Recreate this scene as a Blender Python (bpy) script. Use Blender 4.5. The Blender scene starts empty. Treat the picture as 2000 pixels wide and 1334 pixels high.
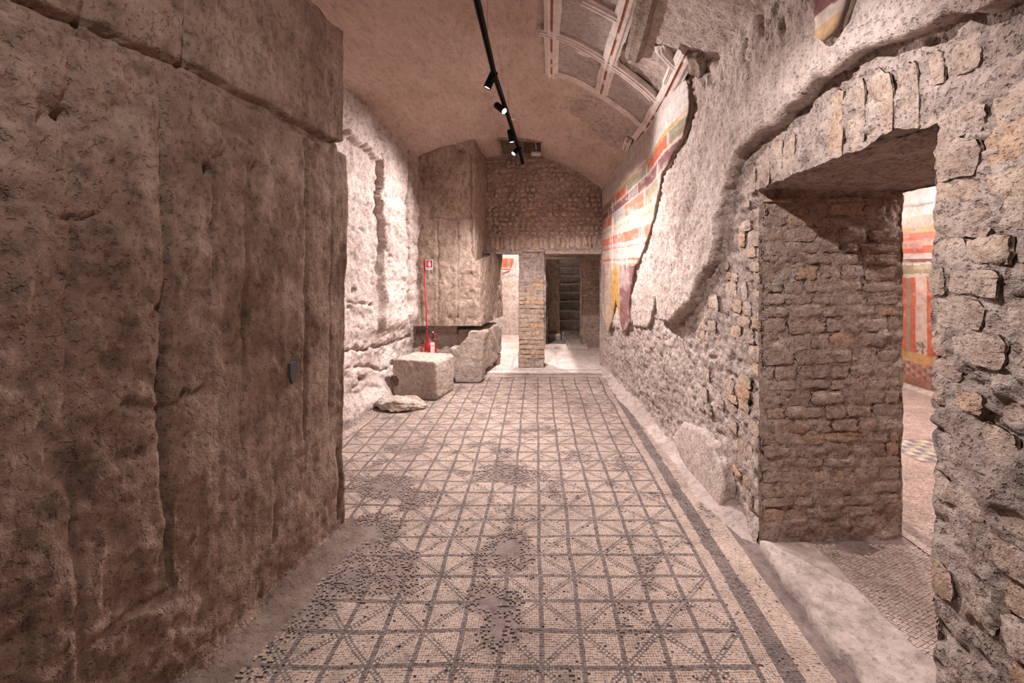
import bpy, bmesh, math, random
import numpy as np
from mathutils import Vector, Matrix

# ------------------------------------------------------------------ camera, world, exposure
F, VX, VY, CH = 882.0, 1047.0, 519.0, 1.6          # focal length in px, vanishing point, eye height
scene = bpy.context.scene
COL = scene.collection
cam_d = bpy.data.cameras.new('camera')
cam_d.sensor_width = 36.0
cam_d.lens = F / 2000 * 36.0
cam_d.shift_x = -(VX - 1000) / 2000
cam_d.shift_y = -(667 - VY) / 2000
cam_d.clip_start = 0.02
cam = bpy.data.objects.new('camera', cam_d)
COL.objects.link(cam)
cam.location = (0, 0, CH)
cam.rotation_euler = (math.pi / 2, 0, 0)
scene.camera = cam
world = bpy.data.worlds.new('world')
scene.world = world
world.use_nodes = True
world.node_tree.nodes['Background'].inputs[0].default_value = (0.02, 0.017, 0.016, 1)
world.node_tree.nodes['Background'].inputs[1].default_value = 0.3
vs = scene.view_settings
vs.view_transform = 'Standard'
vs.look = 'None'
vs.gamma = 1.0
vs.use_curve_mapping = False
vs.exposure = 0.0
scene.cycles.max_bounces = 6
scene.cycles.diffuse_bounces = 5
scene.cycles.adaptive_threshold = 0.08
LIGHT_COL = (1.0, 0.895, 0.87)

def make_light(name, kind, loc, target, energy, col=LIGHT_COL, angle=60, blend=0.6, radius=0.03, parent=None):
    d = bpy.data.lights.new(name, kind)
    d.energy = energy
    d.color = col
    if kind == 'SPOT':
        d.spot_size = math.radians(angle); d.spot_blend = blend
    d.shadow_soft_size = radius
    o = bpy.data.objects.new(name, d)
    COL.objects.link(o)
    o.location = loc
    if target is not None:
        v = Vector(target) - Vector(loc)
        o.rotation_euler = v.to_track_quat('-Z', 'Y').to_euler()
    return o

TRACK_D = 1.5                                        # track height above the eye
def track_pt(px, py):
    y = TRACK_D * F / (VY - py)
    return ((px - VX) / F * y, y, CH + TRACK_D)
# the heads of the track: position, aim, watts, cone.  The first four are in view, the fifth is overhead, the sixth an added fill.
HEADS = [
    (track_pt(966, 150), (-1.5, 3.6, 0.6), 38, 130),
    (track_pt(986, 205), (1.25, 2.8, 1.5), 190, 115),
    (track_pt(1004, 262), (0.35, 5.0, 0.0), 570, 138),
    (track_pt(1013, 290), (-2.0, 4.2, 0.9), 350, 112),
    ((-0.10, 1.25, CH + TRACK_D), (1.6, 2.3, 1.15), 200, 72),
    ((-0.37, 0.45, CH + TRACK_D), (-1.3, 2.0, 1.2), 42, 130),  # unseen fill, added to brighten the near left wall
]
# rooms beyond the hall: unseen ceiling lamps, and fills added for the stair
make_light('side_room_lamp', 'POINT', (3.3, 4.9, 2.75), None, 250, (1, .90, .875), radius=0.06)
make_light('side_room_lamp', 'POINT', (3.4, 2.6, 2.75), None, 120, (1, .90, .875), radius=0.06)
make_light('passage_lamp', 'SPOT', (-0.17, 7.9, 2.5), (-0.1, 7.9, 0), 270, (1, .90, .875), 150, 0.3, 0.02)
make_light('passage_lamp', 'POINT', (-0.35, 9.3, 2.3), None, 110, (1, .90, .875), radius=0.05)
make_light('stair_fill', 'POINT', (0.85, 10.6, 2.75), None, 12, (1, .90, .84), radius=0.05)  # fill with no fitting, added so the steps show
make_light('stair_fill', 'POINT', (0.8, 9.3, 2.25), None, 5, (1, .90, .84), radius=0.05)  # second added fill, out of view above the inner lintel

# ------------------------------------------------------------------ numpy noise
rng = np.random.default_rng(7)
random.seed(7)
_perm = rng.permutation(512).astype(np.int64)
def _h(ix, iy, iz=0):
    return _perm[(_perm[(_perm[ix & 511] + iy) & 511] + iz) & 511]
def _r(h):
    return h / 511.0
def vnoise(x, y, z=0.0):
    x = np.asarray(x, float); y = np.asarray(y, float); z = np.zeros_like(x) + z
    x, y, z = np.broadcast_arrays(x, y, z)
    ix, iy, iz = np.floor(x).astype(int), np.floor(y).astype(int), np.floor(z).astype(int)
    fx, fy, fz = x - ix, y - iy, z - iz
    fx, fy, fz = [f * f * f * (f * (f * 6 - 15) + 10) for f in (fx, fy, fz)]
    def c(a, b, d): return _r(_h(ix + a, iy + b, iz + d))
    x00 = c(0, 0, 0) * (1 - fx) + c(1, 0, 0) * fx
    x10 = c(0, 1, 0) * (1 - fx) + c(1, 1, 0) * fx
    x01 = c(0, 0, 1) * (1 - fx) + c(1, 0, 1) * fx
    x11 = c(0, 1, 1) * (1 - fx) + c(1, 1, 1) * fx
    return ((x00 * (1 - fy) + x10 * fy) * (1 - fz) + (x01 * (1 - fy) + x11 * fy) * fz) * 2 - 1
def fbm(x, y, z=0.0, o=4, g=0.5):
    a, t, s = 1.0, 0.0, 1.0
    for k in range(o):
        t = t + a * vnoise(np.asarray(x) * s + 17.3 * k, np.asarray(y) * s + 5.1 * k, np.asarray(z) * s + 9.7 * k)
        a *= g; s *= 2.03
    return t
def worley(x, y, seed=0, jit=0.9):
    x, y = np.broadcast_arrays(np.asarray(x, float), np.asarray(y, float))
    ix, iy = np.floor(x).astype(int), np.floor(y).astype(int)
    f1 = np.full(x.shape, 9.0); f2 = np.full(x.shape, 9.0); cid = np.zeros(x.shape)
    for a in (-1, 0, 1):
        for b in (-1, 0, 1):
            hh = _h(ix + a, iy + b, seed); h2 = _h(ix + a, iy + b, seed + 31); h3 = _h(ix + a, iy + b, seed + 77)
            dx = ix + a + 0.5 + (_r(hh) - 0.5) * jit - x
            dy = iy + b + 0.5 + (_r(h2) - 0.5) * jit - y
            d = np.sqrt(dx * dx + dy * dy)
            n = d < f1
            f2 = np.where(n, f1, np.minimum(f2, d)); cid = np.where(n, _r(h3), cid); f1 = np.where(n, d, f1)
    return f1, f2, cid
def sstep(a, b, x):
    t = np.clip((np.asarray(x, float) - a) / (b - a), 0, 1)
    return t * t * (3 - 2 * t)
def seg_dist(x, y, pts):
    d = np.full(np.shape(x), 99.0)
    for (x0, y0), (x1, y1) in zip(pts[:-1], pts[1:]):
        vx, vy = x1 - x0, y1 - y0
        t = np.clip(((x - x0) * vx + (y - y0) * vy) / (vx * vx + vy * vy + 1e-12), 0, 1)
        d = np.minimum(d, np.hypot(x - x0 - t * vx, y - y0 - t * vy))
    return d
def poly_sd(x, y, pts):
    d = seg_dist(x, y, list(pts) + [pts[0]])
    ins = np.zeros(np.shape(x), bool)
    n = len(pts)
    for i in range(n):
        x0, y0 = pts[i]; x1, y1 = pts[(i + 1) % n]
        if y0 == y1: continue
        c = ((y0 > y) != (y1 > y)) & (x < (x1 - x0) * (y - y0) / (y1 - y0) + x0)
        ins ^= c
    return np.where(ins, -d, d)

# ------------------------------------------------------------------ mesh helpers
def raw_mesh(name, V, Q, mat=None, parent=None, smooth=True, col=None, T=None):
    """V (n,3), Q (m,4) quads, T (k,3) triangles."""
    V = np.asarray(V, np.float32)
    me = bpy.data.meshes.new(name)
    Q = np.asarray(Q, np.int32).reshape(-1, 4) if Q is not None and len(Q) else np.zeros((0, 4), np.int32)
    T = np.asarray(T, np.int32).reshape(-1, 3) if T is not None and len(T) else np.zeros((0, 3), np.int32)
    me.vertices.add(len(V)); me.vertices.foreach_set('co', V.ravel())
    nl = Q.size + T.size
    me.loops.add(nl); me.loops.foreach_set('vertex_index', np.concatenate([Q.ravel(), T.ravel()]))
    np_ = len(Q) + len(T)
    me.polygons.add(np_)
    tot = np.concatenate([np.full(len(Q), 4, np.int32), np.full(len(T), 3, np.int32)])
    st = np.concatenate([[0], np.cumsum(tot)[:-1]]).astype(np.int32) if np_ else np.zeros(0, np.int32)
    me.polygons.foreach_set('loop_start', st)
    me.polygons.foreach_set('use_smooth', np.full(np_, smooth, bool))
    me.update(calc_edges=True)
    me.validate()
    if col is not None:
        a = me.color_attributes.new('Col', 'FLOAT_COLOR', 'POINT')
        c = np.ones((len(V), 4), np.float32); c[:, :3] = col
        a.data.foreach_set('color', c.ravel())
    if mat: me.materials.append(mat)
    return link(name, me, parent)
def link(name, me, parent=None):
    o = bpy.data.objects.new(name, me)
    COL.objects.link(o)
    if parent is not None: o.parent = parent
    return o
def grid_quads(n, m, keep=None, flip=False):
    i, j = np.meshgrid(np.arange(n - 1), np.arange(m - 1), indexing='ij')
    a = i * m + j
    q = np.stack([a, a + m, a + m + 1, a + 1], -1)
    if flip: q = q[..., ::-1]
    if keep is not None: q = q[keep]
    return q.reshape(-1, 4)
def compact(V, Q, col=None):
    u, inv = np.unique(Q.ravel(), return_inverse=True)
    return V[u], inv.reshape(-1, 4), (None if col is None else col[u])
def struct(o, label, cat=None):
    o['kind'] = 'structure'; o['label'] = label
    o['category'] = cat or o.name.split('_')[0]
    return o
def tag(o, label, cat, group=None):
    o['label'] = label; o['category'] = cat
    if group: o['group'] = group
    return o
def empty(name, loc=(0, 0, 0)):
    o = bpy.data.objects.new(name, None)
    o.empty_display_size = 0.1
    COL.objects.link(o); o.location = loc
    return o
def resample(path, ds):
    p = np.asarray(path, float)
    L = np.concatenate([[0], np.cumsum(np.hypot(*np.diff(p, axis=0).T))])
    n = max(2, int(round(L[-1] / ds)) + 1)
    s = np.linspace(0, L[-1], n)
    return np.stack([np.interp(s, L, p[:, 0]), np.interp(s, L, p[:, 1])], 1), s
def ribbon(name, path, z0, z1, ds, dz, disp, mat, parent=None, soft=5, keep=None, flip=False):
    P, s = resample(path, ds)
    T = np.gradient(P, axis=0)
    k = np.ones(soft) / soft
    if soft > 1:
        Tp = np.pad(T, ((soft // 2, soft // 2), (0, 0)), 'edge')
        T = np.stack([np.convolve(Tp[:, i], k, 'valid')[:len(P)] for i in (0, 1)], 1)
    T /= np.linalg.norm(T, axis=1)[:, None]
    N = np.stack([T[:, 1], -T[:, 0]], 1)               # to the right of the walking direction
    nz = max(2, int(round((z1 - z0) / dz)) + 1)
    z = np.linspace(z0, z1, nz)
    S, Z = np.meshgrid(s, z, indexing='ij')
    X0 = np.repeat(P[:, 0][:, None], nz, 1); Y0 = np.repeat(P[:, 1][:, None], nz, 1)
    h = disp(S, Z, X0, Y0)
    if isinstance(h, tuple): h, Z = h
    X = X0 + N[:, 0][:, None] * h; Y = Y0 + N[:, 1][:, None] * h
    V = np.stack([X, Y, Z], -1).reshape(-1, 3)
    kq = None
    if keep is not None: kq = keep(X0, Y0, Z)[:-1, :-1]
    Q = grid_quads(len(s), nz, kq, flip)
    if kq is not None: V, Q, _ = compact(V, Q)
    return raw_mesh(name, V, Q, mat, parent)
def box_mesh(name, lo, hi, mat, parent=None, bevel=0.0, seg=2):
    bm = bmesh.new()
    bmesh.ops.create_cube(bm, size=1)
    lo, hi = Vector(lo), Vector(hi)
    for v in bm.verts:
        v.co = Vector([lo[i] + (v.co[i] + 0.5) * (hi[i] - lo[i]) for i in range(3)])
    if bevel: bmesh.ops.bevel(bm, geom=bm.edges[:], offset=bevel, segments=seg, affect='EDGES', profile=0.6)
    return bm_obj(name, bm, mat, parent)
def bm_obj(name, bm, mat=None, parent=None, smooth=False):
    bmesh.ops.recalc_face_normals(bm, faces=bm.faces[:])
    me = bpy.data.meshes.new(name); bm.to_mesh(me); bm.free()
    if mat: me.materials.append(mat)
    if smooth: me.polygons.foreach_set('use_smooth', np.ones(len(me.polygons), bool))
    return link(name, me, parent)
def lathe(bm, prof, c=(0, 0, 0), seg=24, M=None):
    rings = []
    for r, z in prof:
        ring = []
        for k in range(seg):
            a = 2 * math.pi * k / seg
            co = Vector((r * math.cos(a), r * math.sin(a), z))
            if M: co = M @ co
            ring.append(bm.verts.new(co + Vector(c)))
        rings.append(ring)
    for a, b in zip(rings[:-1], rings[1:]):
        for k in range(seg):
            bm.faces.new((a[k], a[(k + 1) % seg], b[(k + 1) % seg], b[k]))
    bm.faces.new(rings[0][::-1]); bm.faces.new(rings[-1])
def tube(bm, pts, r, seg=8):
    pts = [Vector(p) for p in pts]
    rings = []
    for i, p in enumerate(pts):
        t = (pts[min(i + 1, len(pts) - 1)] - pts[max(i - 1, 0)]).normalized()
        up = Vector((0, 0, 1)) if abs(t.z) < 0.9 else Vector((1, 0, 0))
        a = t.cross(up).normalized(); b = t.cross(a).normalized()
        rr = r[i] if isinstance(r, (list, tuple)) else r
        rings.append([bm.verts.new(p + a * rr * math.cos(2 * math.pi * k / seg) + b * rr * math.sin(2 * math.pi * k / seg)) for k in range(seg)])
    for a, b in zip(rings[:-1], rings[1:]):
        for k in range(seg):
            bm.faces.new((a[k], a[(k + 1) % seg], b[(k + 1) % seg], b[k]))
    bm.faces.new(rings[0][::-1]); bm.faces.new(rings[-1])
def remeshed(name, bm, voxel, mat, noise, parent=None, smooth_it=2):
    """a solid turned into an even dense mesh with worn edges and a rough skin"""
    bmesh.ops.recalc_face_normals(bm, faces=bm.faces[:])
    me = bpy.data.meshes.new('tmp'); bm.to_mesh(me); bm.free()
    o = bpy.data.objects.new('tmp', me); COL.objects.link(o)
    m = o.modifiers.new('r', 'REMESH'); m.mode = 'VOXEL'; m.voxel_size = voxel
    m = o.modifiers.new('s', 'SMOOTH'); m.factor = 0.5; m.iterations = smooth_it
    dg = bpy.context.evaluated_depsgraph_get()
    me2 = bpy.data.meshes.new_from_object(o.evaluated_get(dg))
    bpy.data.objects.remove(o)
    n = len(me2.vertices)
    V = np.zeros(n * 3, np.float32); me2.vertices.foreach_get('co', V); V = V.reshape(-1, 3).astype(float)
    N = np.zeros(n * 3, np.float32); me2.vertices.foreach_get('normal', N); N = N.reshape(-1, 3)
    V = V + N * noise(V)[:, None]
    me2.vertices.foreach_set('co', V.astype(np.float32).ravel())
    me2.polygons.foreach_set('use_smooth', np.ones(len(me2.polygons), bool))
    me2.materials.clear(); me2.materials.append(mat)
    me2.name = name; me2.update()
    return link(name, me2, parent)

# ------------------------------------------------------------------ materials
class NT:
    def __init__(s, name):
        s.m = bpy.data.materials.new(name); s.m.use_nodes = True
        s.t = s.m.node_tree; s.b = s.t.nodes['Principled BSDF']
        s.b.inputs['Specular IOR Level'].default_value = 0.15
        s.b.inputs['Roughness'].default_value = 0.92
    def n(s, typ, **kw):
        x = s.t.nodes.new(typ)
        for k, v in kw.items():
            if k in x.inputs: x.inputs[k].default_value = v
            else: setattr(x, k, v)
        return x
    def l(s, a, b): s.t.links.new(a, b)
    def noise(s, vec, scale, detail=5, rough=0.6, dist=0.0):
        x = s.n('ShaderNodeTexNoise'); x.inputs['Scale'].default_value = scale
        x.inputs['Detail'].default_value = detail; x.inputs['Roughness'].default_value = rough
        x.inputs['Distortion'].default_value = dist
        s.l(vec, x.inputs['Vector']); return x.outputs['Fac']
    def ramp(s, fac, stops):
        x = s.n('ShaderNodeValToRGB'); e = x.color_ramp.elements
        while len(e) < len(stops): e.new(0.5)
        for el, (p, c) in zip(e, stops):
            el.position = p
            el.color = (c, c, c, 1) if isinstance(c, (int, float)) else (*c, 1)
        s.l(fac, x.inputs[0]); return x.outputs[0]
    def mix(s, a, b, fac=1.0, mode='MULTIPLY'):
        x = s.n('ShaderNodeMix', data_type='RGBA', blend_type=mode)
        if isinstance(fac, (int, float)): x.inputs[0].default_value = fac
        else: s.l(fac, x.inputs[0])
        for v, i in ((a, 6), (b, 7)):
            if isinstance(v, tuple): x.inputs[i].default_value = (*v, 1)
            else: s.l(v, x.inputs[i])
        return x.outputs[2]
    def math(s, op, a, b=0.0):
        x = s.n('ShaderNodeMath', operation=op)
        for v, i in ((a, 0), (b, 1)):
            if isinstance(v, (int, float)): x.inputs[i].default_value = v
            else: s.l(v, x.inputs[i])
        return x.outputs[0]
    def bump(s, height, strength, dist=0.01):
        x = s.n('ShaderNodeBump'); x.inputs['Strength'].default_value = strength; x.inputs['Distance'].default_value = dist
        s.l(height, x.inputs['Height']); s.l(x.outputs[0], s.b.inputs['Normal'])

def stone(name, cols, mscale=(1, 1, 1), patch=1.6, grain=38, pits=0.35, bump=0.5, bdist=0.012, stain=0.25, rand=False, pit_scale=55, vcol=False):
    m = NT(name)
    g = m.n('ShaderNodeNewGeometry')
    mp = m.n('ShaderNodeMapping'); mp.inputs['Scale'].default_value = mscale
    m.l(g.outputs['Position'], mp.inputs[0]); v = mp.outputs[0]
    n1 = m.noise(v, patch, 6, 0.68, 0.3)
    if vcol:
        at = m.n('ShaderNodeAttribute', attribute_name='Col'); c = at.outputs['Color']
        c = m.mix(c, m.ramp(n1, [(0.3, 0.8), (0.7, 1.08)]), 1.0)
    else:
        c = m.ramp(n1, [(0.34, cols[0]), (0.5, cols[1]), (0.66, cols[2])])
    n2 = m.noise(v, grain * 0.45, 5, 0.75)
    c = m.mix(c, m.ramp(n2, [(0.34, 1 - stain * 1.5), (0.5, 1.0), (0.68, 1.0 + stain * 0.8)]), 1.0)
    if rand:
        oi = m.n('ShaderNodeObjectInfo')
        c = m.mix(c, m.ramp(oi.outputs['Random'], [(0.0, (0.88, 0.87, 0.88)), (0.4, (1, 1, 1)), (0.75, (1.05, 1.03, 1.0)), (0.93, (1.08, .99, .88)), (1.0, (1.14, 0.94, 0.78))]), 1.0)
    pv = m.noise(v, pit_scale, 2, 0.6)
    pit = m.ramp(pv, [(0.33, 0.0), (0.42, 1.0)])
    pitc = m.mix((.30, .215, .17), (1, 1, 1), pit, 'MIX')
    c = m.mix(c, m.mix((1, 1, 1), pitc, pits), 1.0)
    hsum = m.math('ADD', m.math('MULTIPLY', n2, 1.6), m.math('MULTIPLY', pit, 0.7))
    m.bump(hsum, bump, bdist * 1.6)
    m.l(c, m.b.inputs['Base Color'])
    return m.m
def plain(name, col, rough=0.5, metal=0.0, spec=0.4, emit=0.0, ecol=None):
    m = NT(name)
    m.b.inputs['Base Color'].default_value = (*col, 1)
    m.b.inputs['Roughness'].default_value = rough; m.b.inputs['Metallic'].default_value = metal
    m.b.inputs['Specular IOR Level'].default_value = spec
    g = m.n('ShaderNodeNewGeometry')
    n = m.noise(g.outputs['Position'], 90, 3)
    m.l(m.mix(col, m.ramp(n, [(0.3, 0.88), (0.7, 1.06)]), 1.0), m.b.inputs['Base Color'])
    if emit:
        m.b.inputs['Emission Color'].default_value = (*(ecol or col), 1)
        m.b.inputs['Emission Strength'].default_value = emit
    return m.m

M_PLASTER = stone('rough_plaster_mat', ((.40, .315, .275), (.53, .435, .385), (.62, .53, .48)), patch=1.4, pits=.35, bump=.75, stain=.22)
M_MASON = stone('masonry_mortar_mat', ((.33, .262, .23), (.43, .35, .308), (.52, .435, .39)), patch=2.0, pits=.45, bump=.8, stain=.28)
M_JAMB = stone('jamb_mortar_mat', ((.35, .262, .215), (.45, .35, .292), (.53, .43, .37)), patch=2.4, pits=.4, bump=.8, stain=.24)
M_TUFA = stone('tufa_block_mat', ((.38, .285, .23), (.485, .38, .315), (.57, .47, .40)), patch=6, grain=46, pits=.38, bump=.7, stain=.22, rand=True, pit_scale=75)
M_BRICK = stone('pillar_brick_mat', ((.38, .275, .21), (.47, .36, .285), (.56, .45, .375)), patch=7, grain=50, pits=.35, bump=.5, stain=.2, rand=True)
M_CONC = stone('old_concrete_mat', ((.215, .146, .11), (.345, .246, .19), (.46, .35, .28)), mscale=(1, 1, .8), patch=3.4, pits=.2, bump=.65, stain=.27)
M_LEFT = stone('pale_concrete_mat', ((.42, .335, .30), (.56, .47, .425), (.64, .56, .515)), patch=2.2, pits=.4, bump=.7, stain=.22)
M_MASS = stone('foundation_concrete_mat', ((.26, .19, .15), (.37, .28, .225), (.45, .355, .295)), mscale=(1, 1, .6), patch=2.6, pits=.35, bump=.6, stain=.3)
M_VAULT = stone('vault_concrete_mat', ((.44, .325, .27), (.54, .415, .355), (.61, .485, .425)), mscale=(1.3, .5, 1), patch=1.5, pits=.16, bump=.45, stain=.15)
M_LUN = stone('lunette_mat', ((.37, .275, .222), (.46, .355, .297), (.54, .435, .375)), patch=3, pits=.35, bump=.75, stain=.26)
M_FLOOR = stone('floor_mortar_mat', ((.15, .116, .107), (.205, .16, .146), (.27, .215, .196)), patch=2.4, grain=30, pits=.25, bump=.3, stain=.25)
M_FLOORP = stone('pale_floor_mat', ((.45, .38, .34), (.56, .48, .44), (.64, .565, .52)), patch=2.2, grain=26, pits=.15, bump=.25, stain=.2)
M_FILLET = stone('fillet_mortar_mat', ((.145, .105, .086), (.19, .142, .118), (.24, .185, .155)), patch=5, grain=40, pits=.2, bump=.4, stain=.2)
M_SKIRT = stone('skirting_mortar_mat', ((.33, .265, .235), (.42, .345, .31), (.50, .42, .38)), patch=3, grain=30, pits=.2, bump=.35, stain=.2)
M_SLAB = stone('threshold_mat', ((.29, .24, .215), (.40, .335, .30), (.49, .42, .38)), patch=7, grain=34, pits=.25, bump=.35, stain=.2, pit_scale=38)
M_TRAV = stone('travertine_mat', ((.36, .29, .24), (.45, .37, .315), (.52, .44, .385)), patch=5, grain=60, pits=.4, bump=.5, stain=.22)
M_TESS = stone('tessera_mat', None, patch=3.0, grain=22, pits=.1, bump=.12, stain=.16, vcol=True)
M_FRES = stone('fresco_mat', None, patch=5, grain=30, pits=.1, bump=.12, stain=.16, vcol=True)
M_STUC = stone('stucco_mat', None, patch=6, grain=26, pits=.12, bump=.22, stain=.12, vcol=True)
M_BROWN = stone('backing_mortar_mat', ((.25, .19, .15), (.33, .26, .21), (.40, .32, .27)), patch=6, grain=60, pits=.4, bump=.8, stain=.25)
M_GREYP = stone('coffer_infill_mat', ((.44, .375, .35), (.53, .46, .43), (.6, .53, .5)), patch=6, grain=70, pits=.7, bump=.6, stain=.2, pit_scale=110)
M_DARKST = stone('stair_stone_mat', ((.27, .23, .20), (.36, .31, .275), (.43, .38, .34)), patch=4, pits=.3, bump=.5)
M_BLACK = plain('black_metal', (.008, .008, .009), .7, spec=.15)
M_LENS = plain('lamp_lens', (1, .95, .92), .3, emit=28, ecol=(1, .93, .9))
M_RED = plain('red_enamel', (.40, .012, .016), .42)
M_WHITE = plain('white_enamel', (.72, .70, .70), .45)
M_CHROME = plain('chrome', (.6, .6, .6), .25, 1.0)
M_RUBBER = plain('black_rubber', (.02, .018, .018), .6)
M_INK = plain('blue_ink', (.05, .06, .16), .6)
M_GREY = plain('slate_grey', (.12, .12, .125), .8)

# ------------------------------------------------------------------ the shapes of the hall
XW0, XWK = 1.435, 0.052
def xw(y): return XW0 - XWK * np.asarray(y, float)                   # right wall plane
def rw(px, py):                                                      # photo point on the right wall -> (Y, Z)
    y = XW0 / ((px - VX) / F + XWK)
    return (y, CH - (py - VY) / F * y)
def fl(px, py):
    y = F * CH / (py - VY)
    return ((px - VX) / F * y, y)
def nb(px, py):                                                      # on the near left face -> (Y, Z)
    y = 1.63 / (0.19 - (px - VX) / F)
    return (y, CH - (py - VY) / F * y)
def lw(px, py):                                                      # on the far left wall -> (Y, Z)
    y = 2.815 / (0.176 - (px - VX) / F)
    return (y, CH - (py - VY) / F * y)
def onplane(px, py, y): return ((px - VX) / F * y, CH - (py - VY) / F * y)
XC = -0.35
def vault0(x, y):
    x = np.asarray(x, float); y = np.asarray(y, float)
    za = 3.5 - 0.19 * sstep(4.6, 7.1, y)
    kl = np.clip(0.05 + (y - 4.9) * 0.108, 0.05, 0.30)
    kr = 0.2175 + 0.06 * sstep(5.0, 7.0, y)
    d = x - XC
    return za - np.where(d < 0, kl, kr) * d * d
def vault_hit(px, py):
    sx, sz = (px - VX) / F, (VY - py) / F
    y = np.linspace(1.0, 8.0, 4000)
    f = CH + sz * y - vault0(sx * y, y)
    i = int(np.argmax(f > 0))
    return np.array([sx * y[i], y[i], CH + sz * y[i]])
def vault_n(x, y):
    e = 1e-3
    gx = (vault0(x + e, y) - vault0(x - e, y)) / (2 * e); gy = (vault0(x, y + e) - vault0(x, y - e)) / (2 * e)
    n = np.stack([gx, gy, -np.ones_like(gx)], -1)
    return n / np.linalg.norm(n, axis=-1, keepdims=True)

DOOR_Y0, DOOR_Y1, DOOR_Z = 1.55, 2.595, 2.03
WALL_T = 0.84
YB = 7.02                                                            # face of the end wall

# ---- floor
fl_x = np.linspace(-2.9, 5.3, 160); fl_y = np.linspace(-1.8, 13.0, 260)
FX, FY = np.meshgrid(fl_x, fl_y, indexing='ij')
FZ = 0.003 * fbm(FX * 2.2, FY * 2.2, 3) - 0.001
floor = raw_mesh('floor', np.stack([FX, FY, FZ], -1).reshape(-1, 3), grid_quads(160, 260), M_FLOOR)
struct(floor, 'worn mortar floor of the vaulted hall carrying the mosaic', 'floor')

# ---- mosaic
CELL = 0.1722
PT = CELL / 16
LIGHT_T = np.array([.44, .358, .313]); DARK_T = np.array([.195, .157, .144])
GX0, GX1, GY0 = 0.872 - 15 * CELL, 0.872, 1.791 - 2 * CELL
NROW = 29
GY1 = GY0 + NROW * CELL
WORN = [  # x, y, rx, ry: patches where the tesserae are lost or sunk into mortar
    (*fl(1050, 840), .33, .13), (*fl(985, 885), .17, .10), (*fl(1010, 930), .32, .24), (*fl(1000, 1075), .24, .20),
    (*fl(955, 1180), .13, .20), (*fl(950, 1240), .16, .13), (*fl(700, 1140), .30, .26), (*fl(620, 1190), .26, .16), (*fl(760, 1100), .22, .18),
    (*fl(750, 950), .35, .20), (*fl(715, 1050), .22, .22), (*fl(1127, 975), .05, .05), (*fl(1085, 1285), .015, .015), (*fl(905, 925), .06, .05), (*fl(800, 880), .3, .1)]
def tess(name, X, Y, colr, size, zt, sides, parent, keep=None, rot=0.0, zb=-0.002):
    n = X.size
    X, Y = X.ravel(), Y.ravel(); colr = colr.reshape(-1, 3)
    if keep is not None:
        k = keep.ravel(); X, Y, colr = X[k], Y[k], colr[k]; n = X.size
    r = np.random.default_rng(n)
    a = r.normal(0, 0.10, n) + rot
    hx = size * (0.465 + r.uniform(-.04, .025, n)); hy = size * (0.465 + r.uniform(-.04, .025, n))
    X = X + r.normal(0, size * .05, n); Y = Y + r.normal(0, size * .05, n)
    ca, sa = np.cos(a), np.sin(a)
    zz = zt + r.normal(0, 0.0005, n) + 0.003 * fbm(X * 2.2, Y * 2.2, 3)
    tx, ty = r.normal(0, .02, n), r.normal(0, .02, n)
    cs = [(-1, -1), (1, -1), (1, 1), (-1, 1)]
    top = []
    for sx, sy in cs:
        jx = 1 + r.normal(0, .07, n); jy = 1 + r.normal(0, .07, n)
        ux, uy = sx * hx * jx, sy * hy * jy
        top.append(np.stack([X + ux * ca - uy * sa, Y + ux * sa + uy * ca, zz + ux * tx + uy * ty], -1))
    top = np.stack(top, 1)                                            # n,4,3
    if sides:
        bot = top.copy(); bot[..., 2] = zb
        V = np.concatenate([top, bot], 1).reshape(-1, 3)
        b = (np.arange(n) * 8)[:, None]
        Q = [b + np.array([[0, 1, 2, 3]])] + [b + np.array([[i, i + 4, (i + 1) % 4 + 4, (i + 1) % 4]]) for i in range(4)]
        Q = np.concatenate(Q, 0); C = np.repeat(colr, 8, 0)
    else:
        V = top.reshape(-1, 3); Q = (np.arange(n) * 4)[:, None] + np.array([[0, 1, 2, 3]]); C = np.repeat(colr, 4, 0)
    o = raw_mesh(name, V, Q, M_TESS, parent, smooth=False, col=C)
    o['kind'] = 'stuff'
    return o
i0, i1 = -int((GX0 + 1.95) / PT), int(round((1.165 - GX0) / PT))
j0, j1 = -8, int(round((6.78 - GY0) / PT))
I, J = np.meshgrid(np.arange(i0, i1), np.arange(j0, j1), indexing='ij')
a16, b16 = I % 16, J % 16
ci, cj = I // 16, J // 16
ingrid = (I >= 0) & (I < 15 * 16 + 2) & (J >= 0) & (J < NROW * 16 + 2)
ap, bp = a16 - 2, b16 - 2
par = (ci + cj) % 2
dd = np.where(par == 0, ap - bp, ap + bp - 13)
dark = (a16 < 2) | (b16 < 2) | ((np.abs(dd) == 1) & (ap >= 0) & (bp >= 0))
dark &= ingrid
gx = GX0 + (I + .5) * PT; gy = GY0 + (J + .5) * PT
wx = .010 * fbm(gx * 2.3, gy * 2.3, 1, 3); wy = .010 * fbm(gx * 2.3, gy * 2.3, 8, 3)
tx_, ty_ = gx + wx, gy + wy
dark |= (tx_ > .958) & (tx_ < 1.040) & (ty_ < 6.66)
dark |= (ty_ > 6.60) & (ty_ < 6.635) & (tx_ < .958) & (tx_ > -.6)
rr = rng.random(I.shape); tone = .91 + .18 * rr
warm = rng.random(I.shape)[..., None]
LT = LIGHT_T * (1 - .15 * warm * np.array([0, .5, 1.0])) * (1 + .1 * fbm(tx_ * 1.7, ty_ * 1.7, 4)[..., None])
C = np.where(dark[..., None], DARK_T * (.85 + .3 * rr[..., None]), LT) * tone[..., None]
worn = np.zeros(I.shape)
for (wx0, wy0, rx, ry) in WORN:
    d = np.hypot((tx_ - wx0) / rx, (ty_ - wy0) / ry)
    worn = np.maximum(worn, 1.25 - d)
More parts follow.
